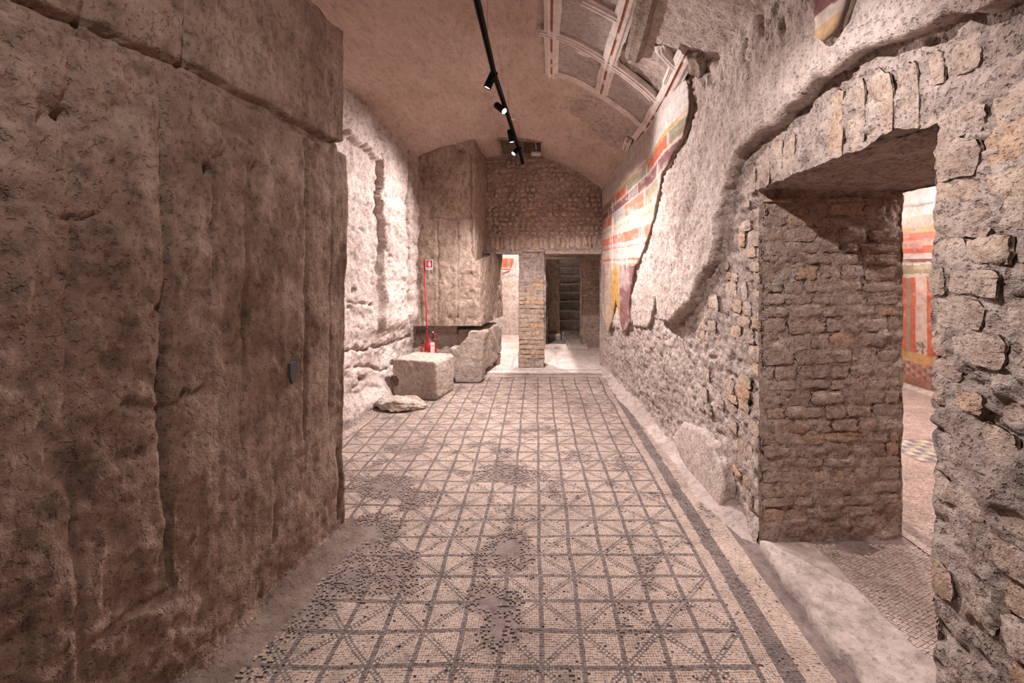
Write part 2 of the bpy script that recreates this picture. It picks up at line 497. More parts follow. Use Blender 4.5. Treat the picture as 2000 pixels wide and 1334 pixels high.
wn = worn + .55 * fbm(tx_ * 7, ty_ * 7, 2, 4)
keep = wn < .80 + 1.1 * (rng.random(I.shape) - .5)
keep &= ~(rng.random(I.shape) < .012)
stray = (wn > .35) & keep
wm = np.clip(sstep(.15, .6, wn), 0, 1)[..., None] * .62
C = C * (1 - wm) + np.array([.205, .16, .142]) * tone[..., None] * wm
lim_l = np.where(ty_ < 2.78, -1.63 + .19 * ty_ + .10, -2.815 + .176 * ty_ + .12)
keep &= tx_ > lim_l
keep &= ~((ty_ > 5.3) & (ty_ < 5.95) & (tx_ < -1.14)) & ~((ty_ > 6.12) & (tx_ < -.72))
fade = np.clip(1.2 * (tx_ - lim_l) / .3, 0, 1)
keep &= rng.random(I.shape) < .35 + fade
near = ty_ < 3.3
tess('mosaic_tesserae', tx_, ty_, C, PT, .0032, True, floor, keep & near)
tess('mosaic_tesserae', tx_, ty_, C, PT, .0032, False, floor, keep & ~near)
# doorway mosaic, laid askew, and the side room's floor
ps = .0145
U, W = np.meshgrid(np.arange(-90, 90), np.arange(-90, 90), indexing='ij')
an = math.radians(28)
dx = 1.9 + (U * math.cos(an) - W * math.sin(an)) * ps * 1.15; dy = 2.05 + (U * math.sin(an) + W * math.cos(an)) * ps
kd = (dx > 1.585) & (dx < 2.16) & (dy > 1.3) & (dy < 2.585)
kd &= fbm(dx * 5, dy * 5, 6) < .35
Cd = LIGHT_T * .98 * (.8 + .35 * rng.random(U.shape))[..., None]
tess('mosaic_tesserae', dx, dy, Cd, ps, .0045, True, floor, kd, rot=an)
U, W = np.meshgrid(np.arange(0, 190), np.arange(0, 300), indexing='ij')
sx_, sy_ = 2.17 + (U + .5) * ps, 2.1 + (W + .5) * ps
ks = (np.abs(sx_ - .845 * sy_) < .75) & (sx_ < 4.88)
dk = (sx_ > 2.235) & (sx_ < 2.30)
dk |= (U % 9 == 4) & (W % 7 == 3) & (rng.random(U.shape) < .8) & (sx_ > 2.35)
Cs = np.where(dk[..., None], DARK_T * 1.6, LIGHT_T * 1.12) * (.84 + .3 * rng.random(U.shape))[..., None]
pan = (sx_ > 3.11) & (sx_ < 4.0) & (sy_ > 3.656) & (sy_ < 4.16)
ui = ((sx_ - 3.15) / .058 + .5 * (np.floor((sy_ - 3.69) / .062))).astype(int); vi = ((sy_ - 3.69) / .062).astype(int)
k3 = (ui + vi) % 3
Cp = np.where((k3 == 0)[..., None], np.array([.62, .56, .40]), np.where((k3 == 1)[..., None], np.array([.25, .235, .24]), np.array([.44, .42, .42])))
edge = pan & ((sx_ < 3.145) | (sy_ < 3.69) | (sy_ > 4.125))
Cp = np.where(edge[..., None], np.array([.36, .27, .25]), Cp)
Cs = np.where(pan[..., None], Cp * (.9 + .2 * rng.random(U.shape))[..., None], Cs)
tess('mosaic_tesserae', sx_, sy_, Cs, ps, .0045, False, floor, ks)

# pale floor of the end rooms and step before the stair
raw = [(-1.2, YB - .28), (1.6, YB - .28), (1.6, 10.6), (-1.2, 10.6)]
gxx, gyy = np.meshgrid(np.linspace(-1.6, 1.6, 50), np.linspace(6.70, 10.9, 70), indexing='ij')
gz = .006 + .003 * fbm(gxx * 3, gyy * 3, 1)
o = raw_mesh('pale_paving', np.stack([gxx, gyy, gz], -1).reshape(-1, 3), grid_quads(50, 70), M_FLOORP, floor)
for (x0, x1, y0, y1) in ((-.40, -.36, 7.1, 8.1), (.33, .37, 7.3, 8.5), (-.65, -.3, 6.94, 6.955), (-.3, 1.05, 6.90, 6.912), (-.53, -.515, 6.62, 6.95)):
    box_mesh('paving_joint', (x0, y0, .004), (x1, y1, .0125), M_GREYP, floor)
def slab_grid(name, poly, ztop, mat, parent, amp=.006, res=.02, fr=9):
    """flat stone with a rough upper face over a four-cornered outline"""
    p = np.array(poly, float); n = max(4, int(max(np.hypot(*(p[1] - p[0])), .1) / res)); m = max(4, int(np.hypot(*(p[3] - p[0])) / res))
    u, v = np.meshgrid(np.linspace(0, 1, n), np.linspace(0, 1, m), indexing='ij')
    P = (1 - u)[..., None] * (1 - v)[..., None] * p[0] + u[..., None] * (1 - v)[..., None] * p[1] + u[..., None] * v[..., None] * p[2] + (1 - u)[..., None] * v[..., None] * p[3]
    e = np.minimum(np.minimum(u, 1 - u) * n, np.minimum(v, 1 - v) * m)
    P = P + np.where((e < .5)[..., None], .012 * np.stack([fbm(P[..., 0] * 8, P[..., 1] * 8, 1), fbm(P[..., 0] * 8, P[..., 1] * 8, 7)], -1), 0)
    Z = ztop + amp * fbm(P[..., 0] * fr, P[..., 1] * fr, 5, 4) - .008 * (e < .5)
    V = np.concatenate([P, Z[..., None]], -1).reshape(-1, 3)
    Q = grid_quads(n, m)
    idx = np.arange(n * m).reshape(n, m)
    loop = np.concatenate([idx[:, 0], idx[-1, 1:], idx[-2::-1, -1], idx[0, -2:0:-1]])
    b = V[loop].copy(); b[:, 2] = -.01
    k = len(V); L = len(loop)
    sk = np.array([[loop[i], k + i, k + (i + 1) % L, loop[(i + 1) % L]] for i in range(L)])
    return raw_mesh(name, np.concatenate([V, b]), np.concatenate([Q, sk]), mat, parent)
slab_grid('threshold_slab', [(1.215, 1.30), (1.565, 1.30), (1.555, 2.55), (1.262, 2.55)], .048, M_SLAB, floor)
slab_grid('stair_step_slab', [(.17, 8.62), (.62, 8.60), (.62, 9.6), (.17, 9.6)], .055, M_FLOORP, floor)
slab_grid('stair_step_slab', [(.63, 8.61), (1.0, 8.62), (1.0, 9.6), (.63, 9.6)], .058, M_FLOORP, floor)
box_mesh('floor_grate', (.20, 8.95, .05), (.60, 9.45, .066), M_GREY, floor, .004, 1)

# ------------------------------------------------------------------ rubble, courses of stone
def stone_variants(n, mat, irregular=.10, name='stone', nu=8, nv=6):
    out = []
    for k in range(n):
        u, v = np.meshgrid(np.linspace(-1, 1, nu), np.linspace(-1, 1, nv), indexing='ij')
        # squircle the corners
        x = u * np.sqrt(1 - .20 * v ** 4); z = v * np.sqrt(1 - .20 * u ** 4)
        x = x + irregular * fbm(u * 1.3 + 9 * k, v * 1.3, k * 3.1, 3); z = z + irregular * 1.4 * fbm(u * 1.3, v * 1.3 + 7 * k, 40 + k * 2.3, 3)
        dome = (1 - np.abs(u) ** 7) * (1 - np.abs(v) ** 7)
        y = -(-.35 + 1.35 * dome) * (1 + .30 * fbm(u * 1.6 + k, v * 1.6, 90 + k, 3)) - .45 * fbm(u * 3 + k, v * 3, 190 + k, 2)
        V = np.stack([x * .5, y, z * .5], -1).reshape(-1, 3)
        idx = np.arange(nu * nv).reshape(nu, nv)
        loop = np.concatenate([idx[:, 0], idx[-1, 1:], idx[-2::-1, -1], idx[0, -2:0:-1]])
        b = V[loop].copy(); b[:, 1] = 1.4; b[:, [0, 2]] *= 1.03
        c = len(V); L = len(loop)
        sk = np.array([[loop[i], loop[(i + 1) % L], c + (i + 1) % L, c + i] for i in range(L)])
        Q = np.concatenate([grid_quads(nu, nv), sk])
        o = raw_mesh(name, np.concatenate([V, b]), Q, mat)
        me = o.data; bpy.data.objects.remove(o)
        out.append(me)
    return out
V_TUFA = stone_variants(20, M_TUFA, .15, nu=9, nv=7)
V_BRICK = stone_variants(8, M_BRICK, .05)
M_RUB = stone('rubble_stone_mat', ((.44, .33, .265), (.56, .44, .37), (.65, .53, .46)), patch=7, grain=40, pits=.3, bump=.6, stain=.2, rand=True)
V_RUB = stone_variants(12, M_RUB, .20, nu=6, nv=5)
def put_stone(kind, var, parent, loc, w, h, proud, rotz=0.0, tilt=0.0):
    o = bpy.data.objects.new(kind, random.choice(var))
    COL.objects.link(o)
    o.parent = parent
    o.location = loc
    o.scale = (w, proud, h)
    o.rotation_mode = 'YXZ'
    o.rotation_euler = (0, tilt, rotz)
    return o
def courses(kind, var, parent, a0, a1, z0, z1, hh, ww, place, proud=.012, joint=.016, skip=0.06, cond=None, tiltv=.03, minw=.06):
    """lay courses between a0..a1 along the wall and z0..z1; place(a, z) -> (location, rotz)"""
    z = z0; row = 0
    while z < z1 - .025:
        h = random.uniform(*hh)
        if z + h > z1: h = z1 - z
        if h < .03: break
        a = a0 - random.uniform(0, ww[0] * .6) * (row % 2) if row % 2 else a0
        while a < a1 - .02:
            w = random.uniform(*ww)
            b0, b1 = max(a, a0), min(a + w, a1)
            if a1 - b1 < minw: b1 = a1
            if b1 - b0 > minw * .8 and random.random() > skip:
                ac, zc = (b0 + b1) / 2, z + h / 2 + random.uniform(-.006, .006)
                if cond is None or cond(ac, zc):
                    loc, rz = place(ac, zc)
                    put_stone(kind, var, parent, loc, (b1 - b0) - random.uniform(.6, 1.4) * joint, h - random.uniform(.5, 1.3) * joint,
                              proud * random.uniform(.5, 1.5), rz, random.uniform(-tiltv, tiltv))
            a = b1 if b1 > a else a + w
        z += h; row += 1

# ------------------------------------------------------------------ right wall
RIM = [rw(x, y) for x, y in [(2010, 2), (1960, 8), (1900, 22), (1872, 44), (1830, 58), (1800, 76), (1760, 88), (1725, 98), (1690, 120), (1655, 148), (1630, 158),
       (1600, 183), (1575, 212), (1545, 236), (1528, 250), (1500, 260), (1480, 278), (1464, 308), (1448, 340), (1438, 372), (1430, 420), (1424, 470), (1412, 500),
       (1398, 530), (1384, 562), (1370, 592), (1350, 618), (1332, 632), (1314, 628), (1300, 622), (1288, 580), (1284, 602), (1272, 636), (1255, 638), (1240, 640), (1226, 648), (1210, 640), (1190, 640)]]
LAYER = [(-1.7, rw(2010, 2)[1] + .05)] + [(0.9, rw(2010, 2)[1] + .03)] + RIM + [(7.4, .95), (7.4, 3.4), (-1.7, 3.4)]
def base_h(y, z):
    f1, f2, c = worley(y / .075 + .25 * fbm(y * 9, z * 9, 1, 2), z / .085 + .25 * fbm(y * 9, z * 9, 4, 2), 3)
    far = sstep(2.7, 3.5, y)
    cell = np.clip((f2 - f1) * 2.2, 0, 1)
    h = .010 * cell * far + (c - .5) * .010 * far
    h = h + .014 * fbm(y * 3.1, z * 3.1, 2, 3) + .010 * fbm(y * 14, z * 14, 5, 4) + .004 * fbm(y * 45, z * 45, 6, 2)
    pitn = fbm(y * 11, z * 16, 12, 3)
    h = h - .022 * sstep(.45, .9, pitn) * (1 - .6 * far)
    h = h + .02 * sstep(.16, 0, z) ** 2                                   # the foot of the wall runs out into the floor
    return h
dyg = .0115
yg = np.concatenate([np.arange(-1.8, .9, .06), np.arange(.9, 7.35, dyg)])
zg = np.arange(-.02, 3.3, dyg)
Yg, Zg = np.meshgrid(yg, zg, indexing='ij')
H = base_h(Yg, Zg)
# ragged door edges: pull the boundary columns a little
LS = poly_sd(Yg, Zg, LAYER)
door = (Yg > DOOR_Y0) & (Yg < DOOR_Y1) & (Zg < DOOR_Z + .04 * (DOOR_Y1 - Yg) / 1.06)
hid = LS < -.10
k = ~(door | hid)
kq = k[:-1, :-1] & k[1:, :-1] & k[1:, 1:] & k[:-1, 1:]
Vv = np.stack([xw(Yg) - H, Yg, Zg], -1).reshape(-1, 3)
Vv, Qq, _ = compact(Vv, grid_quads(len(yg), len(zg), kq))
wall_right = raw_mesh('wall_right', Vv, Qq, M_MASON)
struct(wall_right, 'rough rubble wall with doorway, plaster remains and fresco', 'wall')

def masked_slab(name, poly, front, back, res, mat, parent, edge=.012, efreq=16, bevel=.012, colf=None, box=None):
    """a coat of plaster over an outline in (Y, Z), with broken edges and real thickness"""
    p = np.array(poly)
    y0, z0 = p.min(0) - .03; y1, z1 = p.max(0) + .03
    if box: y0, y1, z0, z1 = max(y0, box[0]), min(y1, box[1]), max(z0, box[2]), min(z1, box[3])
    ya = np.arange(y0, y1, res); za = np.arange(z0, z1, res)
    Y, Z = np.meshgrid(ya, za, indexing='ij')
    sdf = poly_sd(Y, Z, poly) + edge * fbm(Y * efreq, Z * efreq, 3, 2)
    gy, gz = np.gradient(sdf, res); gl = np.hypot(gy, gz) + 1e-6
    k = sdf < res * .5
    kq = k[:-1, :-1] & k[1:, :-1] & k[1:, 1:] & k[:-1, 1:]
    sn = (np.abs(sdf) < res * .75)
    Y = np.where(sn, Y - gy / gl * np.clip(sdf, -res, res) * .8, Y); Z = np.where(sn, Z - gz / gl * np.clip(sdf, -res, res) * .8, Z)
    dep = sstep(0, bevel, -sdf)
    hf, hb = front(Y, Z), back(Y, Z)
    h = hf - (hf - hb) * .16 * (1 - dep)
    V = np.stack([xw(Y) - h, Y, Z], -1).reshape(-1, 3)
    Q = grid_quads(len(ya), len(za), kq)
    col = None if colf is None else colf(Y, Z).reshape(-1, 3)
    e = np.concatenate([Q[:, [0, 1]], Q[:, [1, 2]], Q[:, [2, 3]], Q[:, [3, 0]]])
    key = np.sort(e, 1); key = key[:, 0] * len(V) + key[:, 1]
    u, inv, cnt = np.unique(key, return_inverse=True, return_counts=True)
    be = e[cnt[inv] == 1]
    bv, bi = np.unique(be.ravel(), return_inverse=True); bi = bi.reshape(-1, 2)
    Yb, Zb, hbb = Y.ravel()[bv], Z.ravel()[bv], hb.ravel()[bv]
    hm = h.ravel()[bv]
    for it in range(4):                                                # even out the stepped outline
        acc = np.zeros((len(bv), 3))
        for p_, q_ in ((0, 1), (1, 0)):
            np.add.at(acc, bi[:, p_], np.stack([Yb[bi[:, q_]], Zb[bi[:, q_]], np.ones(len(bi))], 1))
        Yb = .5 * Yb + .5 * acc[:, 0] / acc[:, 2]; Zb = .5 * Zb + .5 * acc[:, 1] / acc[:, 2]
    V[bv] = np.stack([xw(Yb) - hm, Yb, Zb], -1)
    rings = []
    for q, ft in enumerate((.8, .55, .28)):
        dj = .016 * fbm(Yb * 4, Zb * 4, 9 + q * .5, 2) + .0015 * fbm(Yb * 20, Zb * 20, 9 + q * 5.3, 2)
        dk_ = .016 * fbm(Yb * 4, Zb * 4, 29 + q * .5, 2) + .0015 * fbm(Yb * 20, Zb * 20, 29 + q * 5.3, 2)
        rings.append(np.stack([xw(Yb) - (hm * ft + hbb * (1 - ft)), Yb + dj, Zb + dk_], -1))
    rings.append(np.stack([xw(Yb) - hbb, Yb, Zb], -1))
    n0 = len(V); nb_ = len(bv)
    sk = []
    for q in range(4):
        if q == 0: sk.append(np.stack([be[:, 1], be[:, 0], n0 + bi[:, 0], n0 + bi[:, 1]], 1))
        else: sk.append(np.stack([n0 + (q - 1) * nb_ + bi[:, 1], n0 + (q - 1) * nb_ + bi[:, 0], n0 + q * nb_ + bi[:, 0], n0 + q * nb_ + bi[:, 1]], 1))
    V = np.concatenate([V] + rings); Q = np.concatenate([Q] + sk)
    if col is not None:
        brown = np.tile(np.array([[.33, .255, .205]]), (4 * len(bv), 1))
        col = np.concatenate([col, brown])
    V, Q, col = compact(V, Q, col)
    return raw_mesh(name, V, Q, mat, parent, col=col)
def layer_t(y, z):
    t = .095 - .065 * sstep(3.75, 4.7, y)
    return t + .02 * sstep(3.1, 3.7, y) * sstep(4.4, 3.8, y)
def layer_front(y, z):
    f1, f2, c = worley(y / .05 + .3 * fbm(y * 12, z * 12, 1, 2), z / .085 + .3 * fbm(y * 12, z * 12, 4, 2), 9)
    cell = np.clip((f2 - f1) * 2.0, 0, 1)
    far = sstep(2.3, 3.4, y)
    h = layer_t(y, z) + .010 * fbm(y * 2.5, z * 2.5, 20, 3) + .009 * fbm(y * 13, z * 9, 21, 4) + .003 * fbm(y * 45, z * 40, 6, 2)
    h = h + far * (.006 * cell + .007 * (c - .5))
    hi = sstep(2.55, 2.85, z) * sstep(4.2, 3.2, y)
    h = h - hi * .02 * sstep(.15, .6, fbm(y * 13, z * 8, 33, 3))
    return h
masked_slab('plaster_layer', LAYER, layer_front, lambda y, z: np.full_like(y, -.02), .0115, M_PLASTER, wall_right, edge=.022, efreq=9, bevel=.022, box=(.6, 7.2, .5, 3.3))

# ---- the fresco
FRES = [rw(x, y) for x, y in [(1183.5, 378), (1188, 362), (1200, 345), (1211, 318), (1216, 300), (1240, 283), (1265, 254), (1300, 215), (1335, 165), (1352, 138), (1368, 136), (1378, 165),
        (1381, 212), (1376, 245), (1366, 268), (1350, 300), (1322, 345), (1303, 392), (1287, 433), (1271, 478), (1260, 508), (1248, 520), (1243, 556), (1238, 598), (1241, 630),
        (1229, 648), (1222, 640), (1218, 612), (1212, 586), (1208, 604), (1203, 628), (1196, 648), (1190, 632), (1187, 604), (1184, 600)]]
def lay(y, z): return layer_t(y, z) - .004
def fres_front(y, z):
    return layer_t(y, z) + .034 + .004 * fbm(y * 3, z * 3, 50, 2) + .0012 * fbm(y * 30, z * 30, 51, 2)
CREAM = np.array([.50, .40, .335]); REDC = np.array([.50, .115, .065]); PURP = np.array([.19, .082, .086]); YEL = np.array([.50, .27, .07]); GRN = np.array([.25, .225, .16]); TAN = np.array([.34, .285, .215]); WHT = np.array([.58, .51, .475]); GRY = np.array([.33, .29, .285])
def fres_col(y, z):
    top = 2.553 + .08 * (5.96 - y)
    zz = np.where(z > 1.9, 1.9 + (z - 1.9) * .653 / (top - 1.9), z)
    zz = zz + .004 * fbm(y * 6, z * 6, 3, 2); yy = y + .006 * fbm(y * 9, z * 9, 8, 2)
    C = np.tile(CREAM, y.shape + (1,)) * 1.0
    def put(mask, col, wear=.4):
        a = np.clip(.93 - wear * sstep(.1, .9, fbm(y * 9, z * 22, 60 + col.sum() * 9, 4)), 0, 1)
        C[mask] = (C * (1 - a[..., None]) + col * a[..., None])[mask]
    put(zz > 2.56, WHT, .2)
    put((zz > 2.538) & (zz < 2.562), YEL, .3)
    rowA = (zz > 2.445) & (zz < 2.532)
    put(rowA, GRN)
    put(rowA & (((yy < 6.02) & (yy > 5.46)) | ((yy < 4.52) & (yy > 3.78))), REDC)
    for e in (6.21, 6.03, 5.44, 4.60, 3.74): put(rowA & (np.abs(yy - e) < .03), CREAM * 1.05, .1)
    rowB = (zz > 2.330) & (zz < 2.422)
    put(rowB, PURP)
    for e in (6.45, 5.3, 4.95, 4.1): put(rowB & (np.abs(yy - e) < .03), CREAM, .3)
    put(rowB & (yy < 5.3) & (yy > 4.95), PURP * .5 + GRY * .6)
    rowC = (zz > 2.180) & (zz < 2.312)
    put(rowC, TAN)
    put(rowC & (yy > 5.55), GRY * 1.1)
    put(rowC & (yy < 5.5) & (yy > 4.73), REDC * .9 + CREAM * .15)
    put(rowC & (yy > 6.2), REDC)
    put(rowC & (np.abs(yy - 4.68) < .03), CREAM)
    put((zz > 2.09) & (zz < 2.125), TAN * 1.15, .6)
    put((zz > 1.895) & (zz < 2.005), REDC * 1.08, .45)
    put((zz > 1.86) & (zz < 1.880), GRY, .6)
    put((zz > 1.825) & (zz < 1.848), REDC * .95, .5)
    put((zz > 1.665) & (zz < 1.690), REDC * 1.0, .4)
    put((zz > 1.605) & (zz < 1.622), YEL * .6 + REDC * .5, .4)
    low = zz < 1.60
    put(low, CREAM * np.array([.95, .86, .78]), .2)
    put(low & (yy < 6.24) & (yy > 5.80), YEL, .25)
    put(low & (yy < 5.78), PURP * 1.1, .35)
    put(low & (np.abs(yy - 6.3) < .02), YEL * .8, .5)
    put(low & (yy > 6.72), GRY * .9, .3)
    for yc in (6.5, 6.15, 5.62, 5.15): put((zz > 1.70) & (zz < 1.82) & (np.abs(yy - yc) < .012), YEL * .5 + REDC * .4, .6)
    # places where the paint is gone: bare white plaster
    for yc, za, zb, w in ((6.19, 1.38, 2.50, .055), (6.32, 1.75, 2.05, .03), (5.42, 1.45, 1.72, .045)):
        wv = w * sstep(za - .02, za + .2, zz) * (.7 + .5 * fbm(zz * 9, yc, 3, 2))
        put((zz > za) & (zz < zb) & (np.abs(yy - yc - .03 * fbm(zz * 5, 2.2, 1, 2)) < wv), WHT * 1.05, .05)
    fadem = sstep(.25, 1.0, fbm(y * 3.5, z * 5, 70, 4))[..., None] * .5
    C = C * (1 - fadem) + WHT * .9 * fadem
    st = 1 + .10 * fbm(y * 4, z * 40, 80, 3) + .08 * fbm(y * 40, z * 10, 81, 2)
    return np.clip(C * st[..., None], .02, .8)
fr = masked_slab('fresco', FRES, fres_front, lay, .0085, M_FRES, wall_right, edge=.010, efreq=11, bevel=.02, colf=fres_col)
fr['label'] = 'fresco with red, purple and yellow bands'
# fragment of painted plaster high above the doorway
FRAG = [rw(x, y) for x, y in [(1652, -90), (1652, 68), (1668, 80), (1694, 62), (1706, 34), (1716, 2), (1740, -90)]]
def frag_col(y, z):
    k = z - 2.605 + .004 * fbm(y * 9, z * 9)
    C = np.tile(YEL * .5 + CREAM * .4, y.shape + (1,))
    C[k > .0] = CREAM; C[k > .055] = PURP; C[k > .19] = CREAM; C[k > .23] = YEL * .8 + .1
    return np.clip(C * (1 + .2 * fbm(y * 15, z * 15, 5, 4))[..., None], .03, .8)
o = masked_slab('fresco_fragment', FRAG, lambda y, z: layer_t(y, z) + .05 + .004 * fbm(y * 8, z * 8), lay, .008, M_FRES, wall_right, edge=.008, colf=frag_col)
# smooth plaster left at the foot of the wall
PATCH = [rw(x, y) for x, y in [(1328, 856), (1346, 826), (1378, 833), (1404, 862), (1424, 904), (1436, 948), (1428, 992), (1400, 975), (1350, 905)]]
masked_slab('plaster_patch', PATCH, lambda y, z: .055 + .02 * sstep(.4, .1, z) + .003 * fbm(y * 6, z * 6), lambda y, z: np.full_like(y, -.01), .010, M_PLASTER, wall_right, edge=.012, bevel=.03)
# sloped mortar skirting at the foot of the right wall
yy = np.arange(2.6, 7.0, .03); cs = [(-.09, .085), (.01, .05), (.035, .028), (.07, .012), (.11, .004), (.15, -.004)]
Vs = np.array([[xw(y) - .03 - d * (1 + .2 * fbm(y * 2, 3.3, i)) * (.5 + .5 * float(sstep(2.6, 3.2, y))), y, z * (1 + .3 * fbm(y * 3, 1.2, 5)) * float(sstep(2.6, 3.0, y)) if z > 0 else z] for y in yy for i, (d, z) in enumerate(cs)], float)
raw_mesh('mortar_skirting', Vs, grid_quads(len(yy), len(cs)), M_SKIRT, wall_right)

# ---- doorway: far jamb, near jamb, lintel, room side
def rough_face(name, P0, U, W, nu, nw, N, amp, mat, parent, fr=9, flip=False, seed=0, f2=30):
    P0, U, W, N = [np.array(v, float) for v in (P0, U, W, N)]
    u, w = np.meshgrid(np.linspace(0, 1, nu), np.linspace(0, 1, nw), indexing='ij')
    B = P0 + u[..., None] * U + w[..., None] * W
    lu, lw_ = np.linalg.norm(U), np.linalg.norm(W)
    h = amp * (fbm(u * lu * fr, w * lw_ * fr, seed, 4) + .35 * fbm(u * lu * f2, w * lw_ * f2, seed + 3, 3))
    V = (B + h[..., None] * N).reshape(-1, 3)
    return raw_mesh(name, V, grid_quads(nu, nw, flip=flip), mat, parent)
jf = rough_face('door_jamb', (1.279, DOOR_Y1, -.01), (.876, .06, 0), (0, 0, 2.10), 80, 190, (0, -1, 0), .012, M_JAMB, wall_right, seed=4)
jn = rough_face('door_jamb', (1.372, DOOR_Y0 - .01, -.01), (.79, 0, 0), (0, 0, 2.10), 60, 140, (0, 1, 0), .012, M_MASON, wall_right, seed=14)
li = rough_face('lintel', (1.27, DOOR_Y0 - .02, DOOR_Z + .045), (.92, 0, 0), (0, DOOR_Y1 - DOOR_Y0 + .12, -.045), 80, 90, (0, 0, -1), .012, M_MASON, wall_right, seed=24)
courses('brick', V_TUFA, jf, 1.300, 2.135, .13, 2.0, (.062, .098), (.11, .25), lambda a, z: ((a, DOOR_Y1 + (a - 1.285) * .069 - .001, z), math.radians(4)), proud=.008, joint=.008, skip=.10)
courses('brick', V_TUFA, jn, 1.37, 2.13, .05, 2.0, (.075, .11), (.14, .26), lambda a, z: ((a, DOOR_Y0 + .001, z), math.pi), proud=.008, joint=.010, skip=.15)
XR = 2.15
for (a, b, c, d) in ((-1.8, DOOR_Y0, 0, 3.2), (DOOR_Y1 + .06, 7.2, 0, 3.2), (DOOR_Y0, DOOR_Y1 + .06, 2.03, 3.2)):
    rough_face('room_side_facing', (XR, a, c), (0, b - a, 0), (0, 0, d - c), max(8, int((b - a) / .06)), int((d - c) / .06), (1, 0, 0), .01, M_MASON, wall_right, seed=31)
# facing stones: pier beside the doorway, wall beyond the doorway, voussoirs of the flat arch
lsd = lambda a, z: float(poly_sd(np.array([a]), np.array([z]), LAYER)[0])
RZ = -math.pi / 2
def on_rw(a, z, off=.004):
    h = float(base_h(np.array([a]), np.array([z]))[0])
    return ((float(xw(a)) - h * .85 - off, a, z), RZ - XWK)
courses('stone', V_TUFA, wall_right, .85, DOOR_Y0 + .004, .04, 2.55, (.075, .13), (.10, .24), on_rw, proud=.008, joint=.008, skip=.22, cond=lambda a, z: lsd(a, z) > .07, tiltv=.10)
courses('stone', V_TUFA, wall_right, DOOR_Y1 - .008, 3.45, .14, 2.0, (.062, .105), (.09, .21), on_rw, proud=.007, joint=.010, skip=.30, cond=lambda a, z: lsd(a, z) > .08 and (a < 3.0 or random.random() < .6), tiltv=.06)
vy = DOOR_Y0 - .15
while vy < DOOR_Y1 + .1:
    w = random.uniform(.085, .15)
    zc0 = 2.045 + .04 * (DOOR_Y1 - vy) / 1.06
    hmax = random.uniform(.26, .36)
    while hmax > .1 and lsd(vy + w / 2, zc0 + hmax) < .05: hmax -= .03
    if hmax > .1 and random.random() < .72:
        loc, rz = on_rw(vy + w / 2, zc0 + hmax / 2, .002)
        gy_, gz_ = np.meshgrid(np.linspace(vy, vy + w, 4), np.linspace(zc0, zc0 + hmax, 9))
        loc = (float(xw(vy + w / 2)) - float(base_h(gy_, gz_).mean()) - .001, loc[1], loc[2])
        put_stone('voussoir', V_TUFA, wall_right, loc, w * .98, hmax, .004, rz, random.uniform(-.06, .06))
    vy += w
courses('stone', V_TUFA, wall_right, 1.0, DOOR_Y1 + .3, 2.33, 2.75, (.09, .13), (.12, .22), on_rw, proud=.006, joint=.01, skip=.3, cond=lambda a, z: lsd(a, z) > .09, tiltv=.12)

# ------------------------------------------------------------------ near left foundation wall
SLOT = [nb(x, y) for x, y in [(-60, -40), (60, 8), (190, 55), (290, 100), (370, 135), (440, 172), (520, 212), (600, 254), (672, 290)]]
GROOVES = [([nb(x, y) for x, y in p], w, d) for p, w, d in [
    ([(318, 160), (322, 330), (327, 560), (325, 760), (326, 960), (330, 1150)], .009, .024),
    ([(325, 640), (328, 900), (328, 1000)], .014, .014),
    ([(417, 335), (419, 540)], .008, .018), ([(482, 335), (480, 440), (481, 640), (483, 760)], .007, .012),
    ([(597, 275), (597, 400), (596, 640), (593, 860)], .008, .017), ([(372, -60), (373, 128)], .011, .030),
    ([(505, 30), (507, 130)], .006, .007), ([(598, 150), (597, 240)], .007, .008), ([(645, 400), (645, 800)], .006, .006),
    ([(140, 110), (138, 250), (148, 420), (140, 520), (137, 700), (148, 900), (150, 1100), (152, 1330)], .009, .012),
    ([(100, 205), (140, 235), (150, 260)], .014, .025), ([(666, 880), (664, 960), (664, 1010)], .010, .03),
    ([(0, 368), (30, 395)], .01, .02), ([(190, -30), (190, 50)], .016, .028), ([(250, 790), (330, 800), (400, 760)], .012, .016),
    ([(535, 985), (531, 1060)], .008, .014), ([(130, 425), (165, 430), (200, 418)], .010, .018), ([(240, 1210), (310, 1165), (330, 1150)], .010, .014)]]
HOLES = [(nb(405, 332), .022, .05), (nb(140, 225), .022, .04), (nb(365, 770), .015, .03), (nb(97, 232), .018, .03), (nb(315, 600), .012, .02), (nb(570, 450), .008, .01)]
RP = nb(455, 285)
NB_END = (-1.63 + .19 * 2.67, 2.67)
